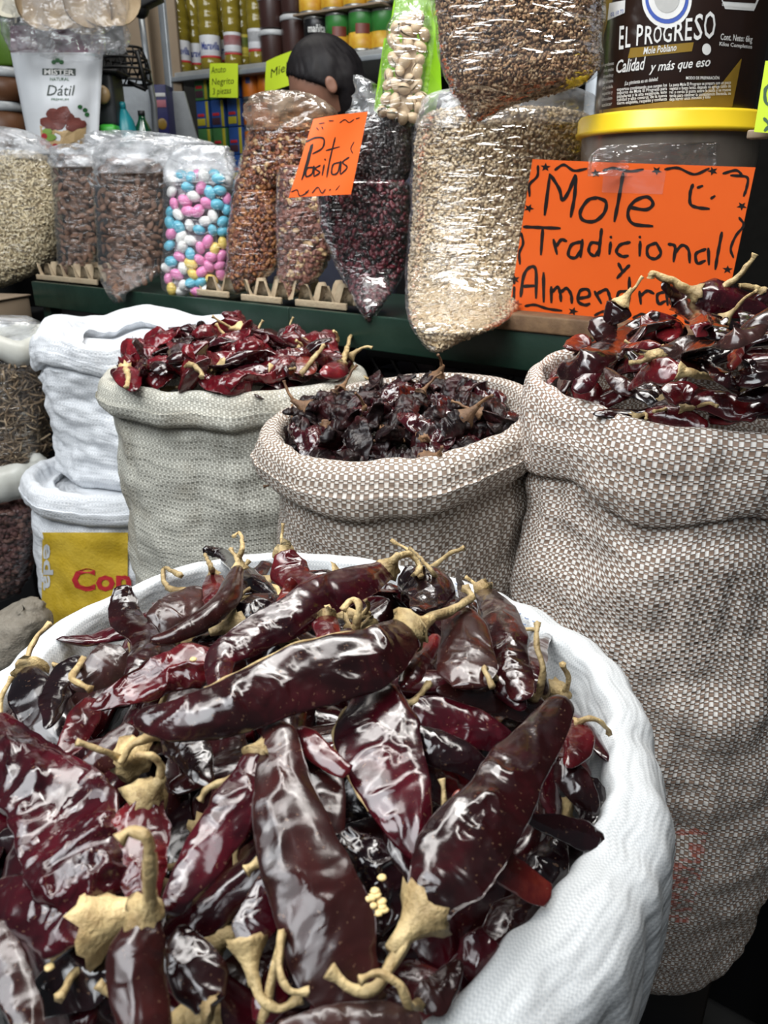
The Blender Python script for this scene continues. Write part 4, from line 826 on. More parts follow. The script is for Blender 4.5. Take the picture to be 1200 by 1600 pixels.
CANDY = {'pink': mat('candy_pink', (0.78, 0.25, 0.50), 0.3), 'blue': mat('candy_blue', (0.12, 0.47, 0.62), 0.3), 'yellow': mat('candy_yellow', (0.80, 0.60, 0.14), 0.3), 'white': mat('candy_white', (0.78, 0.78, 0.76), 0.3)}
def rows_surface(rows, Y, k=0.55, nr=34, nt=44, sq=2.4, lump=0.004, seed=1, inset=0.0, bmax=None, crumple=0.0, fq=22.0):
    """a bag body from its outline, row by row, at distance Y: rows = (py, left px, right px), top first; elliptic in plan, k = depth to width"""
    rows = [tuple(r) + ((Y,) if len(r) == 3 else ()) for r in rows]
    R = catmull(np.array(rows, float), nr); V = np.zeros((nr, nt, 3)); am = 0.5*max(r[2] - r[1] for r in rows)*MPP(600, rows[0][0], Y)
    for i, (py, l, r, Yi) in enumerate(R):
        c = PY((l + r)/2, py, Yi); a = max(abs(r - l)/2*MPP((l + r)/2, py, Yi) - inset, 0.001); b = max(k*am*math.sqrt(min(1, a/am)) - inset, 0.001)
        if bmax: b = min(b, bmax*max(0.25, min(1, a/am)))
        for j in range(nt):
            t = 2*PI*j/nt; ct, st = math.cos(t), math.sin(t)
            x = np.sign(ct)*abs(ct)**(2/sq)*a; y = np.sign(st)*abs(st)**(2/sq)*b
            p = c + np.array([x, y, 0])
            n_ = unit((x/a/a if a else 0, y/b/b if b else 0, 0))
            d = lump*(noise.noise(Vector((x*fq + seed*7, y*fq, p[2]*fq))) + 0.5*noise.noise(Vector((x*fq*2.3, y*fq*2.3 + seed, p[2]*fq*2.6))))
            if crumple:
                d += crumple*(0.35 - abs(noise.noise(Vector((x*35 + seed, y*35, p[2]*22 + seed)))) - 0.6*abs(noise.noise(Vector((x*80, y*80 + seed, p[2]*50)))))
            V[i, j] = p + n_*d
    F = gridfaces(nr, nt) + [tuple(range(nt))[::-1], tuple(range((nr - 1)*nt, nr*nt))]
    return V.reshape(-1, 3), F
def closed_faces(nr, nt): return gridfaces(nr, nt)
def grain_bag(name, label, cname, clabel, rows, Y, mats, n, tv, tf, s, k=0.55, film=FILM, top=None, seed=1, lump=0.004, tilt=0.4, wts=None, topfilm=FILM2, bmax=None, ccat='grain', cr=0.010):
    """contents as one uncountable mass plus the clear bag round it, with its slack top"""
    V, F = rows_surface(rows, Y, k, seed=seed, lump=lump, inset=0.004 + 0.3*s[1], bmax=bmax)
    Vs, Fs = rows_surface(rows, Y, k, seed=seed, lump=lump, inset=0.003, bmax=bmax)
    P, N = scatter_on(Vs, Fs, int(n*1.15), -0.30); n = len(P); P = P - N*rng.uniform(0.0, 0.30*s[1], n)[:, None]; gv, gf = grains(P, N, tv, tf, s[0], s[1], tilt)
    core = tris(F); W = np.vstack([V, gv]); G = np.vstack([core, gf + len(V)])
    mi = np.zeros(len(G), dtype=np.int32); per = len(tf); w = wts or [1/len(mats)]*len(mats)
    mi[len(core):] = np.repeat(rng.choice(len(mats), size=n, p=w), per); mi[:len(core)] = len(mats) - 1
    solo(cname, W, G, mats, clabel, ccat, kind='stuff', midx=mi)
    b = thing(name, label, 'bag', W.mean(axis=0)*np.array([1, 1, 0]) + np.array([0, 0, W[:, 2].min()]))
    part('film_body', *rows_surface(rows, Y, k, seed=seed, lump=lump, inset=-0.003, bmax=bmax, crumple=cr*0.22), film, b)
    if top: part('film_top', *rows_surface(top, Y, k, seed=seed + 3, lump=0.006, inset=0.0, crumple=cr*1.6, bmax=bmax, nr=26, nt=56), topfilm, b)
    return b
YB = lambda px, d=0.14: float(SHP(px, 440, d)[1])       # distance of the shelf line at this column, d metres in
# big bag of rolled oats, its lower corner hanging over the shelf edge
oat_rows = [(172, 690, 880, 1.33), (180, 662, 915, 1.33), (205, 650, 928, 1.33), (260, 645, 918, 1.33), (330, 642, 900, 1.32), (400, 638, 880, 1.29), (440, 636, 845, 1.25), (480, 637, 808, 1.165), (510, 645, 775, 1.10), (535, 662, 715, 1.09), (547, 674, 690, 1.09)]
grain_bag('oat_bag', 'tall clear bag of rolled oats left of the big orange sign', 'rolled_oats', 'rolled oat flakes filling the tall bag left of the orange sign', oat_rows, 1.33, [M_OAT, M_OAT, M_OAT2], 9500, FLAKE_V, FLAKE_F, (0.007, 0.010), tilt=0.55, k=0.5,
          top=[(140, 700, 905), (150, 668, 925), (170, 655, 930), (200, 650, 930)], seed=2, bmax=0.075, cr=0.006)
# granola bag leaning on top of it
gran_rows = [(-70, 690, 930), (-20, 676, 940), (40, 680, 940), (80, 686, 938), (110, 694, 934), (135, 704, 905), (160, 716, 815), (180, 728, 770), (192, 735, 750)]
grain_bag('granola_bag', 'clear bag of brown granola resting on the rolled oats, cut off by the top', 'granola', 'brown granola flakes in the bag above the rolled oats', gran_rows, 1.12, [M_GRAN, M_GRAN3, M_GRAN2, M_GRAN2], 10000, FLAKE_V, FLAKE_F, (0.004, 0.0085), k=0.5, seed=3, bmax=0.095, wts=[.36, .2, .24, .2], cr=0.006)
# pale grain bag on the far left
Yp = YB(40, 0.10)
grain_bag('grain_bag', 'wide clear bag of pale cream grains at the far left of the shelf', 'pale_grains', 'pale cream grains in the leftmost bag', [(238, -70, 60), (255, -85, 84), (300, -90, 92), (350, -90, 95), (400, -85, 88), (425, -80, 60), (445, -75, 15), (458, -70, -30)], Yp,
          [M_PALE, M_PALE, M_PALE2], 6500, RICE_V, RICE_F, (0.009, 0.013), k=0.5, top=[(196, -60, -5), (205, -80, 40), (225, -85, 75), (250, -85, 86)], seed=4, topfilm=FILM3, bmax=0.10)
# spicy peanut mixes
Ym = YB(420, 0.10)
grain_bag('nut_mix_bag', 'clear bag of reddish chile coated nuts standing on the shelf beside the candy', 'spicy_nuts', 'reddish coated nuts in the lower bag beside the candy', [(300, 366, 432), (315, 362, 436), (360, 358, 438), (410, 355, 436), (430, 354, 420), (448, 354, 390), (458, 356, 370)], Ym,
          [M_NUTR, M_NUTO, M_NUTD], 1400, NUB_V, NUB_F, (0.009, 0.015), k=0.6, seed=5, film=FILMD, ccat='nuts')
grain_bag('nut_mix_bag', 'clear bag of golden brown nut mix lying on the reddish nuts', 'nut_mix', 'golden brown nut mix in the upper bag left of the small orange sign', [(196, 398, 500), (215, 388, 512), (245, 378, 505), (275, 370, 470), (295, 366, 430), (304, 368, 400)], Ym + 0.01,
          [M_NUTO, M_NUTR, M_NUTD, M_PEAN], 1400, NUB_V, NUB_F, (0.008, 0.016), k=0.55, seed=6, wts=[.3, .3, .25, .15], film=FILMD, ccat='nuts',
          top=[(144, 415, 470), (152, 392, 500), (175, 384, 525), (205, 386, 520)], topfilm=film_mat('brown_film', 0.22, (0.72, 0.55, 0.40), bump=1.0, sc=30, gloss=1.2))
Yn = YB(480, 0.09)
grain_bag('peanut_bag', 'clear bag of peanuts and brown nuts just under the small orange sign', 'mixed_peanuts', 'pale peanuts among brown nuts in the bag under the small orange sign', [(262, 442, 500), (285, 435, 520), (330, 433, 530), (390, 433, 520), (430, 435, 500), (450, 440, 478), (464, 445, 458)], Yn,
          [M_SKIN, M_PEAN, M_SKIN, M_NUTD], 1100, NUB_V, NUB_F, (0.011, 0.020), k=0.55, seed=7, wts=[.4, .16, .24, .2], film=FILM, ccat='nuts')
# dark bags
Yr = YB(570, 0.07)
grain_bag('cranberry_bag', 'clear bag of dark red cranberries with its tip hanging over the shelf edge', 'dried_cranberries', 'dark red dried cranberries below the raisins', [(285, 505, 635), (300, 497, 642), (350, 502, 642), (400, 520, 636), (440, 540, 622, Yr - .02), (470, 556, 600, Yr - .085), (490, 566, 588, Yr - .10), (500, 573, 580, Yr - .10)], Yr,
          [M_CRAN, M_CRAN2, M_RAIS], 1700, NUB_V, NUB_F, (0.010, 0.016), k=0.5, seed=8, film=FILMD, ccat='fruit')
grain_bag('raisin_bag', 'clear bag of black raisins behind the small orange sign', 'raisins', 'black raisins behind the small orange sign', [(180, 570, 640), (195, 540, 645), (230, 525, 645), (265, 530, 643), (288, 550, 630)], Yr + 0.02,
          [M_RAIS, M_RAIS2, M_RAIS], 1400, NUB_V, NUB_F, (0.010, 0.016), k=0.55, seed=9, film=FILMD, ccat='fruit', top=[(118, 556, 566), (135, 553, 590), (158, 550, 620), (182, 540, 640)])
# ---- bags whose pieces can be counted: the pieces are things of their own
def counted_bag(name, label, rows, Y, meshes, looks, d, sc, tilt, core_mat, group, what, cat, k=0.5, film=FILM, top=None, topfilm=FILM2, seed=1, n=9000, kids=None, front=-0.05, bmax=None, coremat2=None):
    V, F = rows_surface(rows, Y, k, seed=seed, lump=0.003, inset=0.009, bmax=bmax)
    P, N = scatter_on(V, F, n, front); P, N = spaced(P, N, d); B = basis_of(N, tilt); c = V.mean(axis=0)
    z0, z1 = V[:, 2].min(), V[:, 2].max(); x0, x1 = V[:, 0].min(), V[:, 0].max()
    for i in range(len(P)):
        q = int(rng.integers(len(meshes))); s = sc*rng.uniform(0.9, 1.1)
        o = bpy.data.objects.new(what[0], meshes[q]); COL.objects.link(o)
        X, Yv, Z = B[i][:, 0]*s, B[i][:, 1]*s, B[i][:, 2]*s
        M = Matrix(((X[0], Yv[0], Z[0], P[i][0]), (X[1], Yv[1], Z[1], P[i][1]), (X[2], Yv[2], Z[2], P[i][2]), (0, 0, 0, 1))); o.matrix_world = M
        v = (P[i][2] - z0)/(z1 - z0); u = (P[i][0] - x0)/(x1 - x0)
        row = ('lowest', 'low', 'middle', 'upper', 'top')[min(4, int(v*5))]; cl = ('left', 'centre', 'right')[min(2, int(u*3))]
        tag(o, what[1] % (looks[q], row, cl), cat, group)
        if kids: child(kids[1], kids[0], o)
    b = thing(name, label, 'bag', (c[0], c[1], z0))
    part('filling', *rows_surface(rows, Y, k, seed=seed, lump=0.003, inset=0.022, bmax=bmax), core_mat, b, kind='stuff')
    part('film_body', *rows_surface(rows, Y, k, seed=seed, lump=0.003, inset=-0.004, bmax=bmax, crumple=0.002), film, b)
    if top: part('film_top', *rows_surface(top, Y, k, seed=seed + 3, lump=0.006, crumple=0.015, bmax=bmax, nr=26, nt=56), topfilm, b)
    return b
def almond_mesh(seed):
    V, F = ell((0, 0, 0), (1, 1, 1), 7, 9); V = V[:, [2, 0, 1]]; t = V[:, 0]
    w_ = 0.56*(1 - 0.35*t); V[:, 1] *= w_; V[:, 2] *= w_*0.62
    return rawmesh('almond', V*0.5, F, M_ALM)
AL = [almond_mesh(i) for i in range(2)]
counted_bag('almond_bag', 'narrow clear bag of almonds next to the pale grains', [(245, 90, 140), (262, 82, 150), (310, 86, 153), (360, 90, 155), (400, 93, 150), (425, 95, 130), (442, 98, 112)], YB(120, 0.08), AL, ['brown', 'brown'], 0.0125, 0.023, 0.5, M_ALM,
            'almonds in the narrow bag', ('almond', '%s almond in the narrow bag by the pale grains, %s layer, %s'), 'nut', top=[(226, 95, 170), (232, 80, 165), (245, 80, 155), (262, 82, 150)], topfilm=FILM3, seed=11, n=3000, front=0.0)
counted_bag('almond_bag', 'wider clear bag of almonds with its pointed corner hanging below the shelf edge', [(252, 165, 245), (268, 150, 258), (320, 150, 260), (370, 154, 260), (415, 158, 256), (440, 163, 230, YB(205, 0.02)), (458, 172, 195, YB(205, -0.025)), (472, 182, 190, YB(205, -0.03))], YB(205, 0.05), AL, ['brown', 'brown'], 0.0125, 0.023, 0.5, M_ALM,
            'almonds in the wider bag', ('almond', '%s almond in the wider bag left of the candy, %s layer, %s'), 'nut', top=[(216, 190, 300), (226, 155, 335), (248, 148, 300), (272, 149, 262)], topfilm=FILM3, seed=12, n=4000, front=0.0)
egg = ell((0, 0, 0), (0.5, 0.37, 0.35), 9, 12)
EG = {c: rawmesh('sugared_almond', egg[0], egg[1], CANDY[c]) for c in CANDY}
cw_ = ['pink', 'pink', 'blue', 'yellow', 'white', 'white']
counted_bag('candy_bag', 'clear bag of pastel sugared almonds', [(272, 268, 352), (285, 258, 362), (330, 257, 360), (380, 256, 357), (425, 255, 354), (448, 256, 350), (456, 262, 340)], YB(305, 0.04), [EG[c] for c in cw_], cw_, 0.0172, 0.0270, 0.35, mat('candy_gap', (0.42, 0.36, 0.40), 0.6),
            'sugared almonds in the clear bag', ('sugared_almond', '%s sugared almond in the clear candy bag, %s layer, %s'), 'candy', k=0.36, top=[(228, 285, 355), (240, 262, 362), (265, 256, 365), (285, 257, 362)], topfilm=FILM3, seed=13, n=9000, front=-0.1)
# film corner of the candy bag hanging down, loose film heaped behind the bags
lf = thing('plastic_wrap', 'heap of loose crumpled clear plastic behind the almond bags', 'wrap', PY(250, 270, YB(250, 0.2)))
part('sheet', *rows_surface([(205, 155, 225), (215, 142, 300), (232, 126, 345), (262, 110, 368), (292, 110, 362)], YB(240, 0.22), 0.30, nr=36, nt=90, lump=0.02, crumple=0.04, seed=17, fq=14), FILM3, lf)
# pistachio pouch on top of the raisins
def pist_meshes():
    th = [2*PI*j/10 for j in range(10)]; V = []; F = []
    for half in (0, 1):
        sgn = 1 if half == 0 else -1; b = len(V); op = 0.16
        for i in range(6):
            a = PI/2*i/5
            for j in range(10):
                x = math.cos(a)*math.cos(th[j]); y = math.cos(a)*math.sin(th[j]); z = math.sin(a)*sgn
                V.append((0.5*x*(1 + 0.12*x), 0.36*y, 0.33*z + sgn*op*0.5*(0.5 + x)*0.55))
        F += [tuple(b + k for k in f) for f in gridfaces(6, 10)]
    sh_ = rawmesh('pistachio', V, F, M_SHELLN); kv, kf = ell((0, 0, 0), (0.40, 0.27, 0.25), 6, 8); kn = rawmesh('kernel', kv, kf, M_KERN)
    return sh_, kn
PSH, PKN = pist_meshes()
Ypi = Yr - 0.01
pist_rows = [(20, 625, 655), (32, 612, 668), (60, 606, 674), (100, 600, 672), (140, 594, 668), (170, 588, 664), (184, 596, 655)]
pb = counted_bag('pistachio_pouch', 'clear fronted pouch of pistachios with a bright green back, atop the raisins', pist_rows, Ypi, [PSH], ['pale'], 0.0142, 0.0240, 0.9, M_SHELLN, 'pistachios in the green backed pouch',
                 ('pistachio', '%s pistachio in the green backed pouch, %s layer, %s'), 'nut', k=0.42, film=FILM, top=[(-30, 622, 672), (-5, 618, 676), (20, 612, 678), (40, 608, 676)], seed=14, n=3000, kids=(PKN, 'kernel'), front=0.05)
def sheet(pts, Y, thick, mat_, parent, name, bulge=0.0, **kw):
    P = np.array([PY(a, b, Y) for a, b in pts]); c = P.mean(axis=0); n = len(P)
    f = np.vstack([P, [c - np.array([0, bulge, 0])]]); g = f + np.array([0, thick, 0]); V = np.vstack([f, g])
    F = [(i, (i + 1) % n, n) for i in range(n)] + [(n + 1 + (i + 1) % n, n + 1 + i, 2*n + 1) for i in range(n)] + [((i + 1) % n, i, n + 1 + i, n + 1 + (i + 1) % n) for i in range(n)]
    return part(name, V, F, mat_, parent, smooth=False, **kw)
sheet([(622, -40), (682, -40), (684, 60), (688, 140), (676, 192), (640, 190), (586, 176), (590, 160), (606, 60)], Ypi + 0.035, 0.004, M_LIME, pb, 'back_panel', label='bright green back panel')
sheet([(668, 38), (684, 20), (690, 140), (676, 160), (652, 188), (664, 120)], Ypi + 0.004, 0.004, M_LIME, pb, 'side_gusset', bulge=0.006, label='bright green side')
sheet([(600, 60), (607, 58), (598, 150), (606, 166), (590, 178), (584, 172)], Ypi + 0.006, 0.003, M_LIME, pb, 'side_gusset', label='bright green side')
# ---------------------------------------------------------------- egg tray pieces and the plank end on the shelf
def egg_tray(label, s0, s1, d0, group='egg tray pieces on the shelf'):
    t = thing('egg_tray', label, 'tray', sh_at((s0 + s1)/2, d0 + 0.06, 0))
    nx = max(8, int(abs(s1 - s0)/0.006)); ny = 20; V = []
    for j in range(ny + 1):
        for i in range(nx + 1):
            s = s0 + (s1 - s0)*i/nx; d = d0 + 0.12*j/ny
            h = max(0, 0.35 + 0.65*math.cos(2*PI*(s - s0)/0.048))*max(0.0, 0.35 + 0.65*math.cos(2*PI*(d - d0)/0.048))
            V.append(sh_at(s, d, 0.006 + 0.032*min(1, h*1.5)))
    part('cup_sheet', np.array(V), gridfaces(ny + 1, nx + 1, False), M_PULP, t)
    part('rim', *cbox(sh_at((s0 + s1)/2, d0, 0.006), (abs(s1 - s0), 0.006, 0.012), 0.002, SH_YAW), M_PULP, t)
sS = lambda px: float(np.dot(SHP(px, 470, 0.02) - SH_O, SH_U))
egg_tray('grey moulded egg tray piece between the reddish nuts and the peanuts', sS(440), sS(378), 0.02)
egg_tray('grey moulded egg tray piece between the peanuts and the cranberries', sS(542), sS(462), 0.02)
egg_tray('grey moulded egg tray piece under the left almond bags', sS(150), sS(58), 0.03)
egg_tray('grey moulded egg tray piece under the candy bag', sS(352), sS(300), 0.03)
# ---------------------------------------------------------------- signs
M_ORANGE = mat('orange_card', (0.90, 0.135, 0.012), 0.55, col2=(0.86, 0.12, 0.01), ns=5)
M_NEON = mat('neon_yellow', (0.62, 0.80, 0.03), 0.6, col2=(0.58, 0.76, 0.025), ns=6)
M_INK = mat('marker_ink', (0.012, 0.008, 0.008), 0.45)
M_TAPE = film_mat('clear_tape', 0.06, bump=0.15, sc=30, gloss=0.8)
def card(name, label, corners, p0, n, thick=0.0012, cat='sign', mat_=None, curl=0.0, nx=14, ny=10):
    """a sheet of card on the plane p0, n; corners in order top left, top right, bottom right, bottom left"""
    n = unit(n); n = n if n[1] < 0 else -n
    C = np.array([PP(a, b, p0, n) for a, b in corners]); t = thing(name, label, cat, [C[:, 0].mean(), C[:, 1].mean(), C[:, 2].min()])
    V = []
    def at(u, v):
        q = (C[0]*(1 - u) + C[1]*u)*(1 - v) + (C[3]*(1 - u) + C[2]*u)*v
        return q + n*(curl*(math.sin(PI*u) + 0.4*math.sin(5*u + 3*v)))
    G = np.array([at(i/nx, j/ny) for j in range(ny + 1) for i in range(nx + 1)]); B = G - n*thick; k = len(G)
    F = gridfaces(ny + 1, nx + 1, False); F = F + [tuple(k + q for q in f[::-1]) for f in F]
    part('sheet', np.vstack([G, B]), F, mat_ or M_ORANGE, t, smooth=True)
    def fn(px, py, lift=0.0005):
        q = PP(px, py, p0, n)
        # bilinear place on the sheet, so that ink follows its curl
        e1, e2 = C[1] - C[0], C[3] - C[0]; r = q - C[0]; A = np.array([[e1 @ e1, e1 @ e2], [e1 @ e2, e2 @ e2]])
        u, v = np.linalg.solve(A, np.array([r @ e1, r @ e2]))
        return q + n*(curl*(math.sin(PI*u) + 0.4*math.sin(5*u + 3*v)) + lift)
    return t, fn
p0 = SH_O + SH_N*0.035
msign, mf = card('price_sign', 'big orange handwritten card reading Mole Tradicional y Almendrado', [(832, 249), (1180, 262), (1128, 512), (795, 487)], p0, SH_N + np.array([0, 0, 0.18]), curl=0.002)
big = [[(852, 335), (860, 272)], [(862, 274), (875, 295), (880, 312), (890, 298), (900, 273)], [(901, 274), (899, 305), (893, 338)],
       [(935, 308), (920, 312), (908, 330), (912, 343), (930, 345), (945, 332), (948, 315), (935, 308)],
       [(975, 270), (968, 310), (961, 345)], [(984, 323), (1010, 327), (1021, 318), (1012, 307), (992, 314), (982, 332), (990, 349), (1020, 353)],
       ]
smile = [[(1083, 288), (1079, 300), (1079, 318), (1090, 324), (1108, 326)]]
mid = [[(819, 354), (845, 355), (876, 356)], [(849, 356), (846, 397)], [(866, 374), (871, 396)], [(870, 384), (878, 374), (886, 376)], [(909, 377), (894, 382), (889, 398), (900, 402), (910, 388)], [(911, 374), (908, 401)],
       [(941, 357), (938, 382), (936, 399)], [(938, 380), (925, 379), (921, 392), (930, 399), (938, 388)], [(955, 378), (953, 396)], [(985, 378), (970, 382), (964, 393), (973, 400), (982, 399)], [(1001, 377), (1000, 399)],
       [(1026, 379), (1013, 385), (1013, 399), (1024, 404), (1033, 395), (1026, 379)], [(1045, 381), (1055, 385), (1053, 408)], [(1054, 396), (1066, 383), (1076, 390), (1078, 410)], [(1103, 389), (1088, 396), (1090, 411), (1102, 407)], [(1107, 388), (1108, 413)],
       [(1128, 363), (1122, 395), (1118, 420)], [(967, 411), (973, 423)], [(984, 414), (974, 424), (965, 434)],
       [(814, 463), (819, 430), (829, 417), (838, 422), (838, 465)], [(817, 447), (838, 446)], [(850, 426), (850, 471)], [(862, 448), (862, 472)], [(863, 456), (872, 448), (876, 458), (877, 470)], [(877, 456), (886, 450), (893, 460), (894, 473)],
       [(904, 466), (921, 462), (919, 452), (907, 454), (904, 470), (914, 476), (922, 474)], [(930, 455), (940, 473)], [(934, 458), (948, 452), (953, 462), (956, 474)], [(984, 433), (984, 470)], [(984, 455), (968, 456), (966, 470), (978, 473), (985, 465)],
       [(1000, 455), (1002, 474)], [(1001, 462), (1012, 454), (1022, 458)], [(1040, 455), (1028, 460), (1030, 474), (1040, 470)], [(1042, 455), (1044, 476)], [(1062, 438), (1062, 476)], [(1060, 460), (1050, 462), (1050, 475), (1061, 470)], [(1080, 462), (1070, 468), (1074, 480), (1084, 474), (1080, 462)]]
dots = [[(955, 369), (956, 371)], [(1000, 369), (1001, 371)], [(1090, 293), (1098, 290)], [(1111, 310), (1117, 306)], [(804, 440), (804, 443)]]
orn = [[(841, 259), (840, 275), (828, 288), (828, 306)], [(868, 265), (882, 257), (898, 266), (918, 263)], [(944, 266), (960, 262), (985, 267), (1006, 264)], [(1040, 264), (1060, 262), (1085, 272), (1108, 263)], [(1130, 271), (1150, 266), (1158, 274), (1142, 274)], [(1154, 274), (1168, 278), (1166, 295), (1162, 306)],
       [(1155, 340), (1162, 352), (1150, 368), (1142, 388), (1146, 402)], [(815, 364), (818, 380), (812, 395), (813, 412)], [(804, 448), (803, 466), (801, 480)], [(821, 478), (836, 476), (856, 482), (878, 485)], [(930, 492), (945, 486), (958, 494), (975, 492)], [(990, 496), (1005, 490), (1020, 498)]]
stars = [(853, 261), (932, 270), (1027, 266), (1114, 267), (827, 325), (1159, 322), (1137, 421), (805, 436), (808, 475), (896, 486)]
strokes_on('lettering', big, 5.4, mf, M_INK, msign, 'black marker lettering'); strokes_on('lettering', mid, 5.0, mf, M_INK, msign, 'black marker lettering')
strokes_on('smiley_mark', smile, 5.0, mf, M_INK, msign)
for q in orn + dots: strokes_on('border_mark', [q], 4.2, mf, M_INK, msign)
for x, y in stars:
    P = [(x + (8.5 if i % 2 == 0 else 3.6)*math.cos(i*PI/5 + x), y + (7 if i % 2 == 0 else 3.2)*math.sin(i*PI/5 + x)) for i in range(10)]
    blob_on('star_mark', P, mf, M_INK, msign)
blob_on('clear_tape', [(945, 262), (1042, 266), (1036, 303), (942, 300)], lambda a, b: mf(a, b, 0.0009), M_TAPE, msign)
# small orange sign
q0 = PY(515, 245, Yr - 0.085)
psign, pf = card('price_sign', 'small tilted orange card reading Pasitas, stuck on the dark bags', [(490, 186), (575, 174), (548, 304), (451, 309)], q0, np.array([0.25, -1, 0.15]), curl=0.004)
strokes_on('lettering', [[(488, 226), (480, 258), (471, 281)], [(486, 227), (481, 245), (472, 280)], [(478, 222), (492, 216), (505, 218), (503, 232), (488, 241)], [(489, 262), (479, 264), (478, 276), (487, 272), (490, 260), (490, 276)], [(500, 259), (492, 264), (499, 270), (491, 276)], [(506, 258), (503, 274)],
     [(523, 216), (515, 250), (510, 277)], [(509, 236), (530, 230)], [(530, 254), (520, 258), (518, 272), (527, 270), (532, 252), (531, 272)], [(545, 246), (535, 254), (542, 262), (532, 273)], [(507, 249), (508, 251)]], 2.6, pf, M_INK, psign, 'black marker lettering')
for q in [[(455, 300), (464, 297), (468, 306), (478, 302), (482, 297)], [(487, 302), (496, 293), (502, 302), (508, 296)], [(524, 298), (532, 290), (538, 296), (546, 290)], [(530, 193), (538, 188), (545, 192), (553, 187)], [(556, 186), (562, 184)], [(498, 194), (506, 193)], [(494, 200), (497, 204)], [(502, 199), (504, 203)], [(513, 190), (520, 190)], [(553, 222), (548, 232), (551, 240)], [(477, 301), (480, 299)], [(514, 298), (516, 296)]]: strokes_on('border_mark', [q], 1.7, pf, M_INK, psign)
# crumpled clear film standing behind the big sign
cf = thing('film_scrap', 'crumpled scrap of clear film sticking up behind the big orange sign', 'wrap', PY(1010, 262, 1.05))
part('sheet', *rows_surface([(222, 1100, 1120), (226, 960, 1120), (236, 930, 1119), (250, 920, 1118), (275, 918, 1116)], 1.045, 0.02, nr=24, nt=80, lump=0.003, crumple=0.012, seed=31), FILM, cf)
# yellow sign at the right edge
ysign, yf = card('price_sign', 'bright yellow card at the right edge of the picture beside the bucket', [(1196, 95), (1260, 95), (1250, 212), (1178, 206)], PY(1200, 150, 0.93), SH_N, mat_=M_NEON)
strokes_on('lettering', [[(1206, 130), (1196, 140), (1197, 160), (1210, 165)], [(1194, 185), (1202, 195), (1195, 204)], [(1220, 130), (1214, 190)], [(1230, 130), (1226, 190), (1240, 185)]], 5, yf, mat('green_ink', (0.05, 0.12, 0.06), 0.5), ysign, 'dark green lettering')
p_ = PY(1215, 209, 0.945); V, F = cbox(p_, (0.06, 0.02, 0.009), 0.002, SH_YAW); solo('cardboard_strip', V, F, M_CARD, 'strip of cardboard under the bright yellow card at the right edge', 'cardboard')
# ---------------------------------------------------------------- mole buckets behind the big sign
M_MOLE = mat('mole_brown', (0.020, 0.009, 0.006), 0.28, coat=0.3); M_GOLD = mat('gold_print', (0.27, 0.165, 0.02), 0.35); M_YLID = mat('yellow_lid', (0.80, 0.56, 0.02), 0.35, col2=(0.74, 0.50, 0.015), ns=8)
M_CLOUDY = mat('cloudy_tub', (0.16, 0.14, 0.115), 0.3, col2=(0.10, 0.08, 0.065), ns=9, coat=0.4); M_PRINT = mat('white_print', (0.78, 0.78, 0.76), 0.5); M_BLUEP = mat('blue_print', (0.035, 0.09, 0.42), 0.5)
M_GREYP = mat('grey_print', (0.50, 0.50, 0.48), 0.5)
CB = np.array([0.388, 1.16])
def cyl_fn(c, r_of_z, lift=0.0008):
    def fn(px, py, l=None):
        d = ray(px, py); l_ = lift if l is None else l; r = 0.1
        for _ in range(4):
            a = d[0]**2 + d[1]**2; b = -2*(d[0]*c[0] + d[1]*c[1]); e = c[0]**2 + c[1]**2 - r*r
            D_ = max(b*b - 4*a*e, 0.0); t = (-b - math.sqrt(D_))/(2*a); p = EYE + d*t; r = r_of_z(p[2]) + l_
        return p
    return fn
low = thing('mole_bucket', 'lower plastic bucket with a thick yellow lid behind the big orange sign', 'bucket', (CB[0], CB[1], SH_Z))
part('tub', *lathe([(0.100, SH_Z), (0.104, SH_Z + 0.004), (0.116, 1.430), (0.116, 1.436)], 48, (CB[0], CB[1], 0)), M_CLOUDY, low)
part('lid', *lathe([(0.117, 1.4305), (0.1235, 1.431), (0.1245, 1.4335), (0.1245, 1.436), (0.1225, 1.438), (0.1225, 1.452), (0.120, 1.4555), (0.110, 1.456), (0.108, 1.452), (0.05, 1.452)], 64, (CB[0], CB[1], 0)), M_YLID, low, label='yellow lid')
upb = thing('mole_bucket', 'upper brown mole bucket standing on the yellow lid, printed El Progreso', 'bucket', (CB[0], CB[1], 1.453))
ur = lambda z: 0.1005 + (z - 1.455)*0.04
part('tub', *lathe([(0.099, 1.4535)] + [(ur(z), z) for z in np.linspace(1.457, 1.74, 6)] + [(0.116, 1.745), (0.116, 1.76)], 64, (CB[0], CB[1], 0)), M_MOLE, upb)
part('lid', *lathe([(0.118, 1.75), (0.124, 1.752), (0.124, 1.785), (0.118, 1.79), (0.05, 1.79)], 48, (CB[0], CB[1], 0)), M_YLID, upb)
cf_ = cyl_fn(CB, ur)
def cpatch(name, poly, mat_, lift, parent=upb, fn=cf_, label=None, nu=16):
    """a printed patch between a top line and a bottom line (left x, right x, y at both)"""
    top, bot = poly; V = []; n = nu
    for j in range(7):
        for i in range(n + 1):
            u, v = i/n, j/6
            a = (top[0][0] + (top[1][0] - top[0][0])*u, top[0][1] + (top[1][1] - top[0][1])*u); b = (bot[0][0] + (bot[1][0] - bot[0][0])*u, bot[0][1] + (bot[1][1] - bot[0][1])*u)
            V.append(fn(a[0]*(1 - v) + b[0]*v, a[1]*(1 - v) + b[1]*v, lift))
    return part(name, np.array(V), gridfaces(7, n + 1, False), mat_, parent, label=label)
cpatch('gold_panel', (((936, 172), (1092, 152)), ((936, 178), (1092, 171))), M_GOLD, 0.0004)
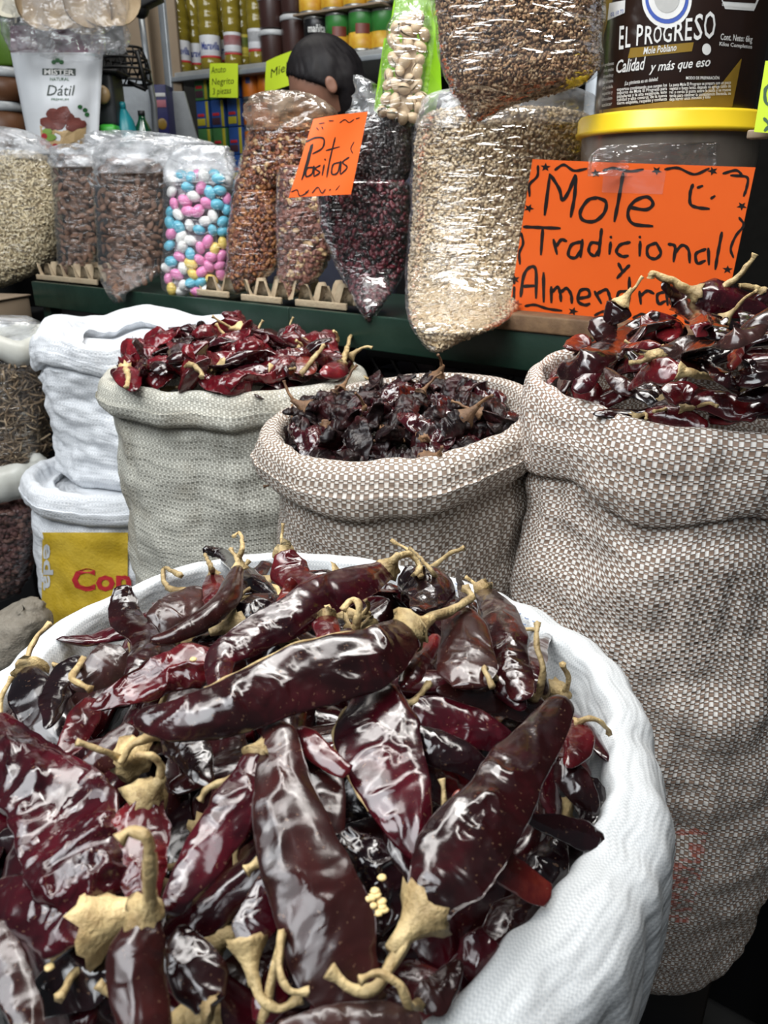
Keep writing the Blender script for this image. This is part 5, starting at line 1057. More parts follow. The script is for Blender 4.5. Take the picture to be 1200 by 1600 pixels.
cpatch('gold_panel', (((1158, 92), (1159, 92)), ((1098, 168), (1144, 167))), M_GOLD, 0.0004); cpatch('gold_panel', (((1090, 152), (1120, 130)), ((1090, 171), (1120, 169))), M_GOLD, 0.0004)
cpatch('gold_panel', (((944, -20), (962, -20)), ((942, 60), (943, 58))), M_GOLD, 0.0004)
cpatch('gold_ribbon', (((985, 75), (1084, 66)), ((981, 91), (1081, 80))), M_GOLD, 0.0005, nu=20)
blob_on('emblem', disc_pts(1042, -2, 39, 46, 30), lambda a, b: cf_(a, b, 0.0004), M_PRINT, upb); blob_on('emblem', disc_pts(1042, -3, 34, 40, 30), lambda a, b: cf_(a, b, 0.0007), M_BLUEP, upb)
blob_on('emblem', disc_pts(1042, -4, 29, 34, 30), lambda a, b: cf_(a, b, 0.0010), M_PRINT, upb); blob_on('emblem', disc_pts(1042, -4, 20, 24, 30), lambda a, b: cf_(a, b, 0.0013), M_GREYP, upb)
tw = lambda a, b: cf_(a, b, 0.0012)
for s_, x0, y0, x1, y1, h, sh_, bo in (('E', 967, 77, 975, 76, 36, .1, .01), ('L', 977, 74, 985, 73, 32, .1, .01), ('P', 994, 71, 1005, 70, 32, .1, .01), ('R', 1007, 69, 1020, 68, 28, .1, .01), ('O', 1021, 67, 1034, 66, 26, .1, .01), ('G', 1036, 66, 1050, 65, 26, .1, .01),
                          ('R', 1053, 64, 1068, 63, 30, .1, .01), ('E', 1070, 63, 1082, 62, 34, .1, .01), ('S', 1084, 62, 1098, 61, 40, .1, .01), ('O', 1100, 60, 1118, 59, 42, .1, .01)):
    text_on('lettering', s_, x0, y0, x1, h, tw, M_PRINT, upb, sh_, y1, bo)
for s_, x0, y0, x1, y1, h, sh_, m_ in (('Mole Poblano', 1005, 85, 1057, 79, 11, .3, M_PRINT), ('Calidad', 963, 114, 1009, 108, 20, .35, M_PRINT), ('y más que eso', 1014, 112, 1110, 103, 14, .35, M_PRINT),
                                   ('Cont. Neto: 6kg', 1126, 62, 1176, 66, 10, .2, M_PRINT), ('Kilos Completos', 1124, 71, 1175, 76, 6, .1, M_PRINT), ('SECRETARÍA DE SALUD', 1128, 9, 1176, 13, 5, 0, M_PRINT), ('MODO DE PREPARACIÓN', 1072, 124, 1124, 124, 6, 0, M_PRINT), ('¡La pimienta es un deleite!', 976, 133, 1028, 126, 6, .1, M_PRINT)):
    text_on('lettering', s_, x0, y0, x1, h, tw, m_, upb, sh_, y1, .012)
for k, s_ in enumerate(('expertos combinando que surgen los', 'sabores de Mole El Progreso para', 'paladares y la alta exigencia, este', 'calidad y alto control, de la nueva', 'tierra exquisita, respaldo y confianza')): text_on('lettering', s_, 964, 142 + 5.4*k, 1042, 5, tw, M_PRINT, upb, 0, 135 + 5.4*k, .01)
for k, s_ in enumerate(('La pasta Mole El Progreso se prepara con un poco', 'vegetal o fuego lento, después se agrega caldo de', 'res o cerdo al gusto sobre la pasta y se mueve', 'tarda para obtener la consistencia deseada, se', 'deja hervir unos minutos y listo')): text_on('lettering', s_, 1046, 135 + 5.6*k, 1142 - 8*(k == 4)*4, 5, tw, M_PRINT, upb, 0, 131 + 5.6*k, .01)
for k in range(8): text_on('lettering', ('ingredientes', 'chile ancho', 'almendra y', 'cacahuate', 'sal yodada', 'especias y', 'chocolate', 'azúcar')[k], 943 - k*0.4, 104 + 9*k, 959 - k*0.4, 5, tw, M_PRINT, upb, 0, 101 + 9*k, .01)
cpatch('white_sticker', (((952, 5), (977, 0)), ((949, 32), (976, 20))), M_PRINT, 0.0009); text_on('lettering', '02 10 73', 954, 26, 974, 6, lambda a, b: cf_(a, b, 0.0014), M_BLUEP, upb, 0, 20)
blob_on('round_seal', disc_pts(1104, 77, 7, 9, 16), lambda a, b: cf_(a, b, 0.0006), M_PRINT, upb); cpatch('health_badge', (((1122, -14), (1190, -10)), ((1133, 14), (1178, 17))), M_PRINT, 0.0002); cpatch('health_badge', (((1124, -16), (1188, -12)), ((1130, 2), (1180, 5))), M_MOLE, 0.0004)
# ---------------------------------------------------------------- date pouch, hanging tostada bags and jars at the upper left
M_POUCH = mat('pouch_white', (0.60, 0.62, 0.64), 0.35, col2=(0.55, 0.57, 0.60), ns=5); M_PURPLE = mat('purple_band', (0.12, 0.012, 0.055), 0.4); M_PGREEN = mat('print_green', (0.02, 0.12, 0.03), 0.5); M_PDARK = mat('print_dark', (0.015, 0.03, 0.02), 0.5)
M_DATE = mat('print_date', (0.17, 0.045, 0.035), 0.4, col2=(0.10, 0.025, 0.02), ns=40); M_KRAFT = mat('print_kraft', (0.45, 0.31, 0.15), 0.6); M_LEAFP = mat('print_leaf', (0.18, 0.30, 0.05), 0.5); M_REDP = mat('print_red', (0.35, 0.02, 0.03), 0.5)
Yd = YB(90, 0.22)
def pouch_fn(px, py, lift=0.0):
    u = (px - 88)/(66 - 0.12*(py - 80)); v = (py - 150)/88; b = 0.035*max(0, 1 - abs(u)**2.4)*max(0.05, min(1, (v + 1.0)*0.9))
    b += 0.003*noise.noise(Vector((px*0.06, py*0.05, 2.2)))
    return PY(px, py, Yd - b - lift)
dp = thing('date_pouch', 'white stand up pouch of dates with a purple top band, lettered Dátil', 'pouch', PY(90, 235, Yd))
def pouch_panel(name, y0, y1, m_):
    ny, nx = 16, 22; front, back = [], []
    for j in range(ny + 1):
        y = y0 + (y1 - y0)*j/ny; l = 16 + max(0, y - 80)*0.20; r = 161 - max(0, y - 85)*0.055
        for i in range(nx + 1):
            x = l + (r - l)*i/nx; front.append(pouch_fn(x, y)); back.append(PY(x, y, Yd + 0.012 + 0.01*math.sin(PI*i/nx)))
    f = gridfaces(ny + 1, nx + 1, False); n = len(front); edge = []
    for j in range(ny): edge += [(j*(nx + 1), (j + 1)*(nx + 1), n + (j + 1)*(nx + 1), n + j*(nx + 1)), (j*(nx + 1) + nx, n + j*(nx + 1) + nx, n + (j + 1)*(nx + 1) + nx, (j + 1)*(nx + 1) + nx)]
    part(name, np.array(front + back), f + [tuple(n + k for k in q[::-1]) for q in f] + edge, m_, dp)
pouch_panel('body', 82, 240, M_POUCH); pouch_panel('top_band', 40, 82, M_PURPLE)
pf_ = lambda l: (lambda a, b: pouch_fn(a, b, l))
blob_on('black_label', [(66, 107), (118, 107), (118, 118), (66, 117)], pf_(0.0015), M_PDARK, dp)
text_on('lettering', 'MISTER', 69, 116, 116, 8, pf_(0.0028), M_PRINT, dp, 0, 117, .03); text_on('lettering', 'NATURAL', 78, 126, 108, 5, pf_(0.0015), M_PGREEN, dp); text_on('lettering', 'Dátil', 73, 149, 117, 16, pf_(0.0015), M_PDARK, dp, .2, 149, 0.0); text_on('lettering', 'PREMIUM', 80, 157, 107, 3.5, pf_(0.0015), M_PGREEN, dp)
for a, b in ((84, 97), (90, 94), (96, 97), (125, 167), (133, 172), (136, 179)): blob_on('leaf_print', disc_pts(a, b, 4, 3.5, 8), pf_(0.0015), M_PGREEN, dp)
blob_on('kraft_print', [(62, 196), (80, 200), (110, 201), (135, 198), (132, 228), (118, 234), (92, 234), (66, 226)], pf_(0.0014), M_KRAFT, dp)
for a, b, r in ((72, 190, 10), (84, 178, 12), (98, 176, 12), (90, 192, 13), (106, 186, 12), (118, 192, 11), (128, 194, 8), (78, 198, 8), (112, 198, 9)): blob_on('date_print', disc_pts(a, b, r, r*.8, 12, a, .3), pf_(0.0018 + 0.0002*(a % 5)), M_DATE, dp)
for a, b in ((74, 206), (80, 214), (72, 216)): blob_on('leaf_print', disc_pts(a, b, 7, 6, 9, a, .5), pf_(0.0032), M_LEAFP, dp)
for a, b in ((67, 222), (76, 228), (86, 229), (69, 213)): blob_on('berry_print', disc_pts(a, b, 5, 5, 9), pf_(0.0036), M_REDP, dp)
# tostada bags hanging from a rod above
M_TOST = mat('tostada', (0.50, 0.38, 0.24), 0.8, col2=(0.42, 0.30, 0.175), ns=40, bump=0.4, bs=200); M_TOSTW = mat('tostada_pale', (0.66, 0.62, 0.50), 0.8, col2=(0.58, 0.53, 0.41), ns=40, bump=0.3)
Yt = Yd - 0.10
for k, (x0, x1, yb, n_, m_, lb) in enumerate(((8, 68, 28, 4, M_TOSTW, 'pale tostada'), (60, 148, 48, 5, M_TOST, 'tan tostada'), (130, 186, 44, 3, M_TOST, 'tan tostada'))):
    for i in range(n_):
        cx = x0 + (x1 - x0)*(i + 0.5)/n_; R_ = 0.062; c = PY(cx, yb, Yt + 0.02*k) + np.array([0, 0.015*i, R_ + 0.004*((i*7) % 3)]); yaw = 0.9 - 0.35*i if k != 0 else 0.5 - 0.1*i
        V = []
        for q in range(6):
            rr = R_*(1, 1, .7, .4, .2, .02)[q]; z = (0.0, 0.003, 0.0035, 0.004, 0.0035, 0.004)[q]
            for j in range(24):
                a = 2*PI*j/24; V.append((rr*math.cos(a)*(1 + 0.02*math.sin(5*a + i)), z + 0.010*math.sin(2*a + i)*rr/R_, rr*math.sin(a)))
        V = np.array(V); V2 = V.copy(); V2[:, 1] -= 0.004; F = gridfaces(6, 24); A_ = np.vstack([V, V2]); Fq = F + [tuple(144 + z for z in f[::-1]) for f in F] + [(j, (j + 1) % 24, 144 + (j + 1) % 24, 144 + j) for j in range(24)]
        A_ = A_ @ np.array([[math.cos(yaw), math.sin(yaw), 0], [-math.sin(yaw), math.cos(yaw), 0], [0, 0, 1]]) + c
        solo('tostada', A_, Fq, m_, '%s in the %s hanging clear bag above the date pouch, %s' % (lb, ('left', 'middle', 'right')[k], ('first from its left', 'second from its left', 'third from its left', 'fourth from its left', 'fifth from its left')[i]), 'tostada', 'tostadas in the hanging bags')
    b = thing('tostada_bag', 'clear bag of %s tostadas hanging above the date pouch, %s of three' % (('pale', 'tan', 'tan')[k], ('left', 'middle', 'right')[k]), 'bag', PY((x0 + x1)/2, yb + 36, Yt), 'hanging tostada bags')
    part('film', *rows_surface([(-110, x0 - 6, x1 + 8), (-40, x0 - 8, x1 + 10), (30, x0 - 6, x1 + 12), (58, x0, x1 + 14), (74 + 8*(k == 1), x0 + 6, x1 + 10), (82 + 8*(k == 1), x0 + 10, x1 + 4)], Yt + 0.03 + 0.02*k, 0.7, nr=34, nt=56, lump=0.005, crumple=0.014, seed=40 + k, bmax=0.08), FILM2, b)
V, F = tube([PY(-60, -150, Yt + 0.04), PY(230, -150, Yt + 0.04)], 0.006, 10); rod = solo('hanging_rod', V, F, M_STEEL, 'metal rod above the picture from which the tostada bags hang', 'rod')
# tubs at the far left
M_PASTE = mat('brown_paste', (0.17, 0.07, 0.03), 0.5); M_WRAP = mat('wrapped_lid', (0.50, 0.52, 0.53), 0.3, col2=(0.38, 0.39, 0.40), ns=30)
Yj = YB(20, 0.30)
for k, (yt, yb, lb) in enumerate(((128, 160, 'upper'), (182, 232, 'lower'))):
    c = PY(12, yb, Yj); m = MPP(12, yb, Yj); t = thing('paste_tub', '%s wrapped tub of brown paste at the left edge beside the date pouch' % lb, 'tub', c); h = (yb - yt)*m
    part('tub', *lathe([(30*m, 0), (33*m, h*.5), (34*m, h)], 28, c), M_PASTE, t); part('lid', *lathe([(36*m, h), (37*m, h + 5*m), (36*m, h + 12*m), (20*m, h + 15*m), (4*m, h + 16*m)], 28, c), M_WRAP, t, label='lid under clear wrap')
# snack packets behind them
Ys = Yj + 0.25
for k, (x, y, w_, h_, c_, lb) in enumerate(((6, 70, 26, 60, (0.10, 0.20, 0.02), 'green'), (8, 105, 24, 30, (0.55, 0.42, 0.03), 'yellow'), (-12, 60, 24, 90, (0.03, 0.03, 0.02), 'black'), (2, 40, 22, 26, (0.02, 0.10, 0.03), 'dark green'))):
    m = MPP(x, y, Ys); V, F = cbox(PY(x, y, Ys + 0.02*k), (w_*m, 0.03, h_*m), 0.008); V[:, 1] += 0.006*np.sin(V[:, 2]*60)
    solo('snack_packet', V, F, mat('packet', c_, 0.35), '%s snack packet at the left edge above the brown tubs' % lb, 'packet')
# ---------------------------------------------------------------- left column of bags on the floor side
M_HERB = mat('dry_herb', (0.33, 0.25, 0.16), 0.9); M_HERB2 = mat('dry_herb2', (0.20, 0.14, 0.085), 0.9); M_HIB = mat('hibiscus', (0.075, 0.025, 0.022), 0.7); M_HIB2 = mat('hibiscus2', (0.13, 0.06, 0.045), 0.7); M_ROLL = mat('rolled_plastic', (0.56, 0.57, 0.54), 0.35, col2=(0.48, 0.48, 0.43), ns=12)
_v, _f = tube(np.array([[-.5, 0, 0], [-.2, .03, .02], [.2, -.02, .03], [.5, .04, 0]]), 0.035, 4); TW_V, TW_F = _v, tris(_f)
grain_bag('herb_bag', 'clear bag of dry tan herb stalks at the left edge beside the tall white sack', 'dried_herbs', 'tan dry stalks in the left edge bag', [(552, -110, 66), (580, -115, 70), (640, -118, 72), (700, -112, 70), (730, -105, 66)], 1.50, [M_HERB, M_HERB2, M_HERB2], 2600, TW_V, TW_F, (0.03, 0.06), seed=21, bmax=0.12, film=FILM, ccat='herbs')
grain_bag('hibiscus_bag', 'clear bag of dark dried flowers at the left edge under the herb bag', 'dried_flowers', 'dark reddish dried flowers in the lower left edge bag', [(785, -110, 55), (810, -115, 60), (860, -115, 56), (900, -110, 44), (925, -100, 30)], 1.42, [M_HIB, M_HIB2, M_HIB], 1500, NUB_V, NUB_F, (0.012, 0.024), seed=22, bmax=0.12, film=FILMD, ccat='flowers')
def roll(name, label, y0, x1, Y, thick, m_, par=None, sag=6):
    t = thing(name, label, 'wrap', PY(-20, y0 + 10, Y)); n = 60; C_ = PY(-25, y0, Y); rx = (x1 + 25)*MPP(x1, y0, Y); V = []
    P = np.array([C_ + np.array([rx*math.cos(a), rx*0.65*math.sin(a), 0.006*math.sin(3*a + y0)]) for a in np.arange(n + 1)*2*PI/n]); V, F = tube(P, thick, 14, (0, 0, 1), cap=False); V = V.reshape(n + 1, 14, 3)
    for i in range(n + 1):
        for j in range(14): V[i, j] += np.array([0, 0, 1])*0.006*nz(P[i], 30, 3) + (V[i, j] - P[i])*(0.35*nz(V[i, j], 40, 5)); V[i, j, 2] += (V[i, j, 2] - P[i, 2])*0.6
    part('rolled_film', V.reshape(-1, 3), F, m_, t)
roll('rolled_rim', 'rolled whitish plastic rim of the herb bag', 540, 60, 1.50, 0.016, M_ROLL); roll('rolled_rim', 'rolled whitish plastic rim between the herb bag and the dark flower bag', 745, 64, 1.43, 0.020, M_ROLL)
V, F = rows_surface([(497, -70, 40), (505, -95, 58), (530, -100, 62)], 1.52, 0.5, lump=0.004, crumple=0.01, bmax=0.12); solo('bag_mouth', V, F, FILM3, 'open clear plastic mouth of the herb bag below the cardboard box', 'wrap')
M_JUTE = mat('beige_jute', (0.27, 0.24, 0.195), 0.85, col2=(0.19, 0.165, 0.13), ns=60, bump=0.6, bs=240)
c_ = PY(0, 1010, 1.12); rr_ = 0.10
solo('beige_sack', *rows_surface([(944, 34, 54), (952, 12, 64), (972, -30, 70), (1010, -90, 72), (1070, -130, 70), (1130, -130, 66), (1180, -120, 50)], 1.12, 0.7, lump=0.016, crumple=0.008, bmax=0.13, seed=33), M_JUTE, 'beige sack low at the left edge below the dark flower bag', 'sack')
t = thing('cardboard_box', 'small brown cardboard box at the left edge below the shelf end', 'box', PY(-10, 505, 1.72)); m = MPP(0, 490, 1.72)
part('box_body', *cbox(PY(-12, 484, 1.84), (84*m, 0.12, 36*m), 0.003, -0.25), M_CARD, t); part('flap', *cbox(PY(-12, 464, 1.84), (84*m, 0.12, 0.003), 0.001, -0.25), M_CARD, t)
V, F = cbox(PY(-20, 640, 1.93)*np.array([1, 1, 0]) + np.array([0, 0, PY(-10, 505, 1.72)[2]/2]), (0.30, 0.25, PY(-10, 505, 1.72)[2] - 0.004), 0.006, -0.25); solo('black_crate', V, F, M_BLACK, 'black crate under the small cardboard box at the left edge', 'crate')
# below the right sack
M_TAN = mat('rattan', (0.30, 0.20, 0.09), 0.7, col2=(0.16, 0.10, 0.04), ns=60, bump=0.5)
rt = thing('rattan_basket', 'edge of a tan rattan basket low at the right edge behind the tall raffia sack', 'basket', (0.66, 0.67, 0.0))
for k in range(26): part('rattan_strand', *tube(np.array([[0.66 + 0.115*math.cos(a), 0.67 + 0.115*math.sin(a), 0.008 + 0.0155*k] for a in np.linspace(0, 2*PI, 24)]), 0.0082, 6, cap=False), M_TAN, rt)
gp = thing('grey_tray', 'dull grey plastic tray low behind the front sack at the lower right', 'tray', (0.34, 0.62, 0.18))
part('tray_floor', *cbox((0.34, 0.66, 0.19), (0.30, 0.30, 0.012), 0.004, 0.2), mat('dull_grey', (0.10, 0.10, 0.10), 0.5), gp); part('tray_side', *cbox((0.36, 0.52, 0.215), (0.30, 0.010, 0.05), 0.003, 0.2), M_BLACK, gp)
# ---------------------------------------------------------------- the shelving behind the stall
BA = PY(275, 112, 3.0); BB = PY(600, 74, 2.55); B_Z = 0.5*(BA[2] + BB[2])
BU = unit(np.array([BB[0] - BA[0], BB[1] - BA[1], 0])); BN = np.array([-BU[1], BU[0], 0.0]); BYAW = math.atan2(BU[1], BU[0]); BO = np.array([BA[0], BA[1], B_Z])
def BS(px, py, d=0.0): return PP(px, py, BO + BN*d, BN)
def b_at(s, d, z): return BO + BU*s + BN*d + np.array([0, 0, z])
def bs(px, d=0.05): return float(np.dot(BS(px, 90, d) - BO, BU))
M_SHELFW = mat('shelf_grey', (0.34, 0.345, 0.34), 0.4, 0.2); M_NEARBLACK = mat('near_black', (0.012, 0.011, 0.011), 0.9)  # near-black finish of the rack's back panel and the side cabinet
rk = thing('shelf_rack', 'grey metal shelf rack at the back holding oil bottles and cans', 'shelf', b_at(0.5, 0.2, -B_Z))
zl = PY(330, 292, 2.95)[2] - B_Z
for z_, nm in ((-0.016, 'shelf_board'), (zl, 'shelf_board'), (0.52, 'shelf_board')): part(nm, *cbox(b_at(0.72, 0.19, z_), (1.56, 0.38, 0.028), 0.003, BYAW), M_SHELFW, rk)
part('shelf_lip', *cbox(b_at(0.72, -0.006, -0.024), (1.56, 0.012, 0.014), 0.002, BYAW), M_STEEL, rk)
for s_ in (-0.03, 1.47):
    for d_ in (0.0, 0.37): part('post', *cbox(b_at(s_, d_, -B_Z/2 + 0.35), (0.030, 0.030, B_Z + 0.7), 0.003, BYAW), M_STEEL, rk)
part('back_panel', *cbox(b_at(0.72, 0.385, -B_Z/2 + 0.35), (1.5, 0.008, B_Z + 0.6), 0.002, BYAW), M_NEARBLACK, rk)
# oil bottles
M_OIL = Graph('oil'); M_OIL = M_OIL.done(M_OIL.bsdf(Base_Color=(0.36, 0.28, 0.035), Roughness=0.10, Transmission_Weight=0.48, IOR=1.33, Coat_Weight=0.6))
M_CAPB = mat('cap_blue', (0.03, 0.05, 0.30), 0.4); M_CAPR = mat('cap_red', (0.45, 0.02, 0.03), 0.4); M_LABW = mat('label_white', (0.62, 0.63, 0.66), 0.5); M_LABR = mat('label_red', (0.50, 0.03, 0.03), 0.5); M_LABY = mat('label_yellow', (0.55, 0.45, 0.05), 0.5); M_LABG = mat('label_green', (0.04, 0.20, 0.05), 0.5); M_NAVY = mat('label_navy', (0.03, 0.05, 0.22), 0.5)
OILS = [(283, 0.06, 'b', 'first'), (330, 0.05, 'b', 'third'), (307, 0.13, 'b', 'second, set back,'), (352, 0.14, 'b', 'fourth, set back,'), (365, 0.05, 'r', None), (382, 0.10, 'g', None), (403, 0.05, 'w', None), (262, 0.14, 'b', None)]
for k, (px, d_, kind, nth) in enumerate(OILS[:7]):
    s_ = bs(px, d_); c = b_at(s_, d_, 0.0); R_ = 0.036 if kind == 'b' else 0.030; H_ = 0.285
    lb = {'b': '%s oil bottle with a blue cap and white label from the shelf post' % (nth or ''), 'r': 'slim oil bottle with a red cap and a red and white label', 'g': 'slim oil bottle with a yellow and green label', 'w': 'slim oil bottle with a white label banded red'}[kind]
    t = thing('oil_bottle', lb.strip(), 'bottle', c, 'oil bottles on the back shelf')
    part('body', *lathe([(R_*.9, 0.001), (R_, 0.008), (R_, 0.03), (R_*.94, 0.034), (R_*.94, 0.105), (R_, 0.11), (R_, 0.13), (R_*.93, 0.137), (R_, 0.145), (R_, 0.16), (R_*.93, 0.167), (R_, 0.175), (R_*.98, 0.195), (R_*.75, 0.225), (0.013, 0.25), (0.012, 0.262)], 24, c), M_OIL, t)
    part('cap', *lathe([(0.016, 0.258), (0.016, 0.284), (0.013, 0.287), (0.002, 0.287)], 18, c), M_CAPR if kind in 'rw' else M_CAPB, t)
    ring = lambda z0, z1, m_, nm='label': part(nm, *lathe([(R_*.955, z0), (R_*.965, z0 + 0.001), (R_*.965, z1 - 0.001), (R_*.955, z1)], 28, c, cap=False), m_, t)
    if kind == 'b':
        ring(0.040, 0.100, M_LABW); ring(0.034, 0.041, M_LABR, 'label_band')
        ang = math.atan2(-c[1], -c[0]); V, F = text_mesh('Maravilla', 0.0, 1.0, 0.03)
        W = np.array([[c[0] + R_*.975*math.cos(ang - 0.95 + 1.9*a), c[1] + R_*.975*math.sin(ang - 0.95 + 1.9*a), c[2] + 0.058 + 0.022*b/V[:, 1].max()] for a, b in V]); part('lettering', W, F, M_NAVY, t, smooth=False)
    else:
        ring(0.040, 0.100, {'r': M_LABW, 'g': M_LABY, 'w': M_LABW}[kind]); ring(0.062, 0.092, {'r': M_LABR, 'g': M_LABG, 'w': M_LABW}[kind], 'label_band'); ring(0.036, 0.046, {'r': M_LABR, 'g': M_LABY, 'w': M_LABR}[kind], 'label_band')
# dark paste tubs with white lids, stacked
M_DPASTE = mat('dark_paste', (0.045, 0.018, 0.015), 0.35, coat=0.4)
for k, (px, d_, z_, lb) in enumerate(((428, 0.06, 0.0, 'bottom tub of dark paste in the left stack by the oil bottles'), (428, 0.06, 0.095, 'second tub of dark paste in the left stack by the oil bottles'), (426, 0.06, 0.19, 'third tub of dark paste in the left stack by the oil bottles'), (462, 0.07, 0.0, 'bottom tub of dark paste in the right stack by the cans'), (462, 0.07, 0.13, 'upper tub of dark paste in the right stack by the cans'))):
    c = b_at(bs(px, d_), d_, z_); h = 0.12 if px > 450 else 0.085; R_ = 0.044; t = thing('paste_tub', lb, 'tub', c, 'dark paste tubs on the back shelf')
    part('tub', *lathe([(R_*.88, 0.001), (R_*.9, 0.004), (R_*.98, h - 0.008), (R_*.98, h - 0.006)], 24, c), M_DPASTE, t); part('lid', *lathe([(R_, h - 0.010), (R_*1.04, h - 0.008), (R_*1.04, h + 0.003), (R_*.95, h + 0.006), (0.004, h + 0.006)], 24, c), M_WRAP, t)
# cans: lower row, a cardboard tray, upper row
M_TIN = mat('tin', (0.42, 0.42, 0.40), 0.3, 0.8); M_CANY = mat('can_yellow', (0.62, 0.40, 0.03), 0.4, col2=(0.50, 0.24, 0.02), ns=30); M_CANG = mat('can_green', (0.04, 0.22, 0.04), 0.4); M_CANK = mat('can_black', (0.012, 0.012, 0.014), 0.35); M_CANR = mat('can_maroon', (0.16, 0.03, 0.015), 0.4)
def can(px, d_, z_, top_m, label, words=None, mid=None, group='cans on the back shelf', R_=0.040, H_=0.108):
    c = b_at(bs(px, d_), d_, z_); t = thing('food_can', label, 'can', c, group)
    part('tin', *lathe([(R_*.96, 0.0), (R_*1.01, 0.002), (R_*1.01, 0.005), (R_*.985, 0.007), (R_*.985, H_ - 0.007), (R_*1.01, H_ - 0.005), (R_*1.01, H_ - 0.001), (R_*.96, H_), (R_*.94, H_ - 0.004), (0.003, H_ - 0.004)], 28, c), M_TIN, t)
    part('label', *lathe([(R_*.99, 0.008), (R_*1.0, 0.009), (R_*1.0, H_*.46), (R_*.99, H_*.461)], 28, c, cap=False), M_CANY, t, label='yellow lower label'); part('label', *lathe([(R_*.99, H_*.46), (R_*1.0, H_*.461), (R_*1.0, H_ - 0.009), (R_*.99, H_ - 0.008)], 28, c, cap=False), top_m, t, label='upper label')
    ang = math.atan2(-c[1], -c[0])
    if mid: part('label_patch', *lathe_patch(c, R_*1.006, ang - 0.5, ang + 0.6, H_*.42, H_*.66), mid, t)
    if words:
        V, F = text_mesh(words, 0.0, 1.0, 0.02); part('lettering', np.array([[c[0] + R_*1.012*math.cos(ang - .7 + 1.4*a), c[1] + R_*1.012*math.sin(ang - .7 + 1.4*a), c[2] + H_*.60 + 0.020*b/V[:, 1].max()] for a, b in V]), F, M_PRINT, t, smooth=False)
def lathe_patch(c, r, a0, a1, z0, z1):
    V = [[c[0] + r*math.cos(a), c[1] + r*math.sin(a), c[2] + z] for z in (z0, z1) for a in np.linspace(a0, a1, 10)]; return np.array(V), gridfaces(2, 10, False)
can(496, 0.05, 0, M_CANK, 'black and yellow can with white lettering, leftmost in the lower row', 'mañita'); can(530, 0.05, 0, M_CANG, 'green topped yellow can in the middle of the lower row', None, M_CANR); can(566, 0.05, 0, M_CANG, 'green topped yellow can with a white panel, right in the lower row', None, M_CANR); can(600, 0.07, 0, M_CANG, 'can half hidden behind the pistachio pouch in the lower row')
part_ = thing('cardboard_tray', 'flat cardboard sheet between the two rows of cans', 'tray', b_at(bs(540), 0.1, 0.111)); part('sheet', *cbox(b_at(bs(540), 0.10, 0.112), (bs(605) - bs(472), 0.20, 0.006), 0.001, BYAW), M_CARD, part_)
for k, px in enumerate((490, 524, 558, 594, 628)): can(px, 0.06, 0.117, M_CANY, 'yellow can in the upper row on the cardboard, %s from its left' % ('first', 'second', 'third', 'fourth', 'fifth')[k], None, M_CANY)
# small spice boxes and orange cans on the lower shelf
zb = zl + 0.015; M_BXB = mat('box_blue', (0.02, 0.07, 0.26), 0.45); M_BXY = mat('box_yellow', (0.42, 0.36, 0.02), 0.45); M_BXG = mat('box_green', (0.05, 0.17, 0.05), 0.45); M_BXO = mat('box_orange', (0.60, 0.16, 0.012), 0.4); M_BXR = mat('box_dark', (0.05, 0.02, 0.03), 0.45)
for col_, (px, main) in enumerate(((318, 'bgbg'), (342, 'ggbg'), (368, 'bbbb'))):
    for k in range(4):
        d_ = 0.05; c = b_at(bs(px, d_), d_, zb + 0.086*k); t = thing('spice_box', 'small printed spice box, %s column by the neon note, %s from the bottom' % (('left', 'middle', 'right')[col_], ('first', 'second', 'third', 'fourth', 'fifth')[k]), 'box', c, 'spice boxes on the back shelf')
        m1 = M_BXB if main[k % 4] == 'b' else M_BXG
        part('carton', *cbox(c + np.array([0, 0, 0.043]), (0.058, 0.05, 0.084), 0.002, BYAW), m1, t); q = c - BN*0.0255 - BU*0.008
        part('side_band', *cbox(q + BU*0.030 + np.array([0, 0, 0.043]), (0.012, 0.002, 0.080), 0.0008, BYAW), M_BXY, t); part('front_print', *cbox(q + np.array([0, 0, 0.020]), (0.036, 0.002, 0.022), 0.0008, BYAW), M_BXR if (k + col_) % 2 else M_BXY, t); part('front_print', *cbox(q + np.array([0, 0, 0.041]), (0.030, 0.0024, 0.009), 0.0008, BYAW), M_CAPR, t)
for col_, px in enumerate((391, 416)):
    for k in range(4):
        c = b_at(bs(px, 0.06), 0.06, zb + 0.083*k); t = thing('orange_can', 'orange tin with a round dark mark, %s column, %s from the bottom' % (('left', 'right')[col_], ('first', 'second', 'third', 'fourth', 'fifth')[k]), 'can', c, 'orange tins on the back shelf'); R_ = 0.033
        part('tin', *lathe([(R_*.96, 0), (R_, 0.003), (R_, 0.079), (R_*.95, 0.082), (0.003, 0.081)], 24, c), M_TIN, t); part('label', *lathe([(R_, 0.010), (R_*1.01, 0.011), (R_*1.01, 0.072), (R_, 0.073)], 24, c, cap=False), M_BXO, t); a_ = math.atan2(-c[1], -c[0]) - 0.4 + 0.5*col_
        part('round_mark', *lathe_patch(c, R_*1.02, a_ - .25, a_ + .25, 0.048, 0.066), M_NAVY, t)
# neon notes hanging from the shelf lip
def note(label, corners, d_, words, hgt):
    t, f = card('price_note', label, corners, b_at(0, d_, 0), BN, mat_=M_NEON, curl=0.004, cat='note')
    for s_, x0, y0, x1, y1 in words: text_on('lettering', s_, x0, y0, x1, hgt, f, M_INK, t, .1, y1)
note('neon yellow note reading Anuto Negrito hanging under the oil bottles', [(328, 99), (371, 99), (372, 153), (328, 152)], -0.02, [('Anuto', 331, 115, 354, 113), ('Negrito', 332, 133, 366, 131), ('3 piezas', 333, 148, 362, 146)], 10)
note('neon yellow note reading Miel hanging beside the head', [(416, 96), (470, 74), (458, 132), (414, 146)], -0.03, [('Miel', 424, 122, 450, 110)], 13)
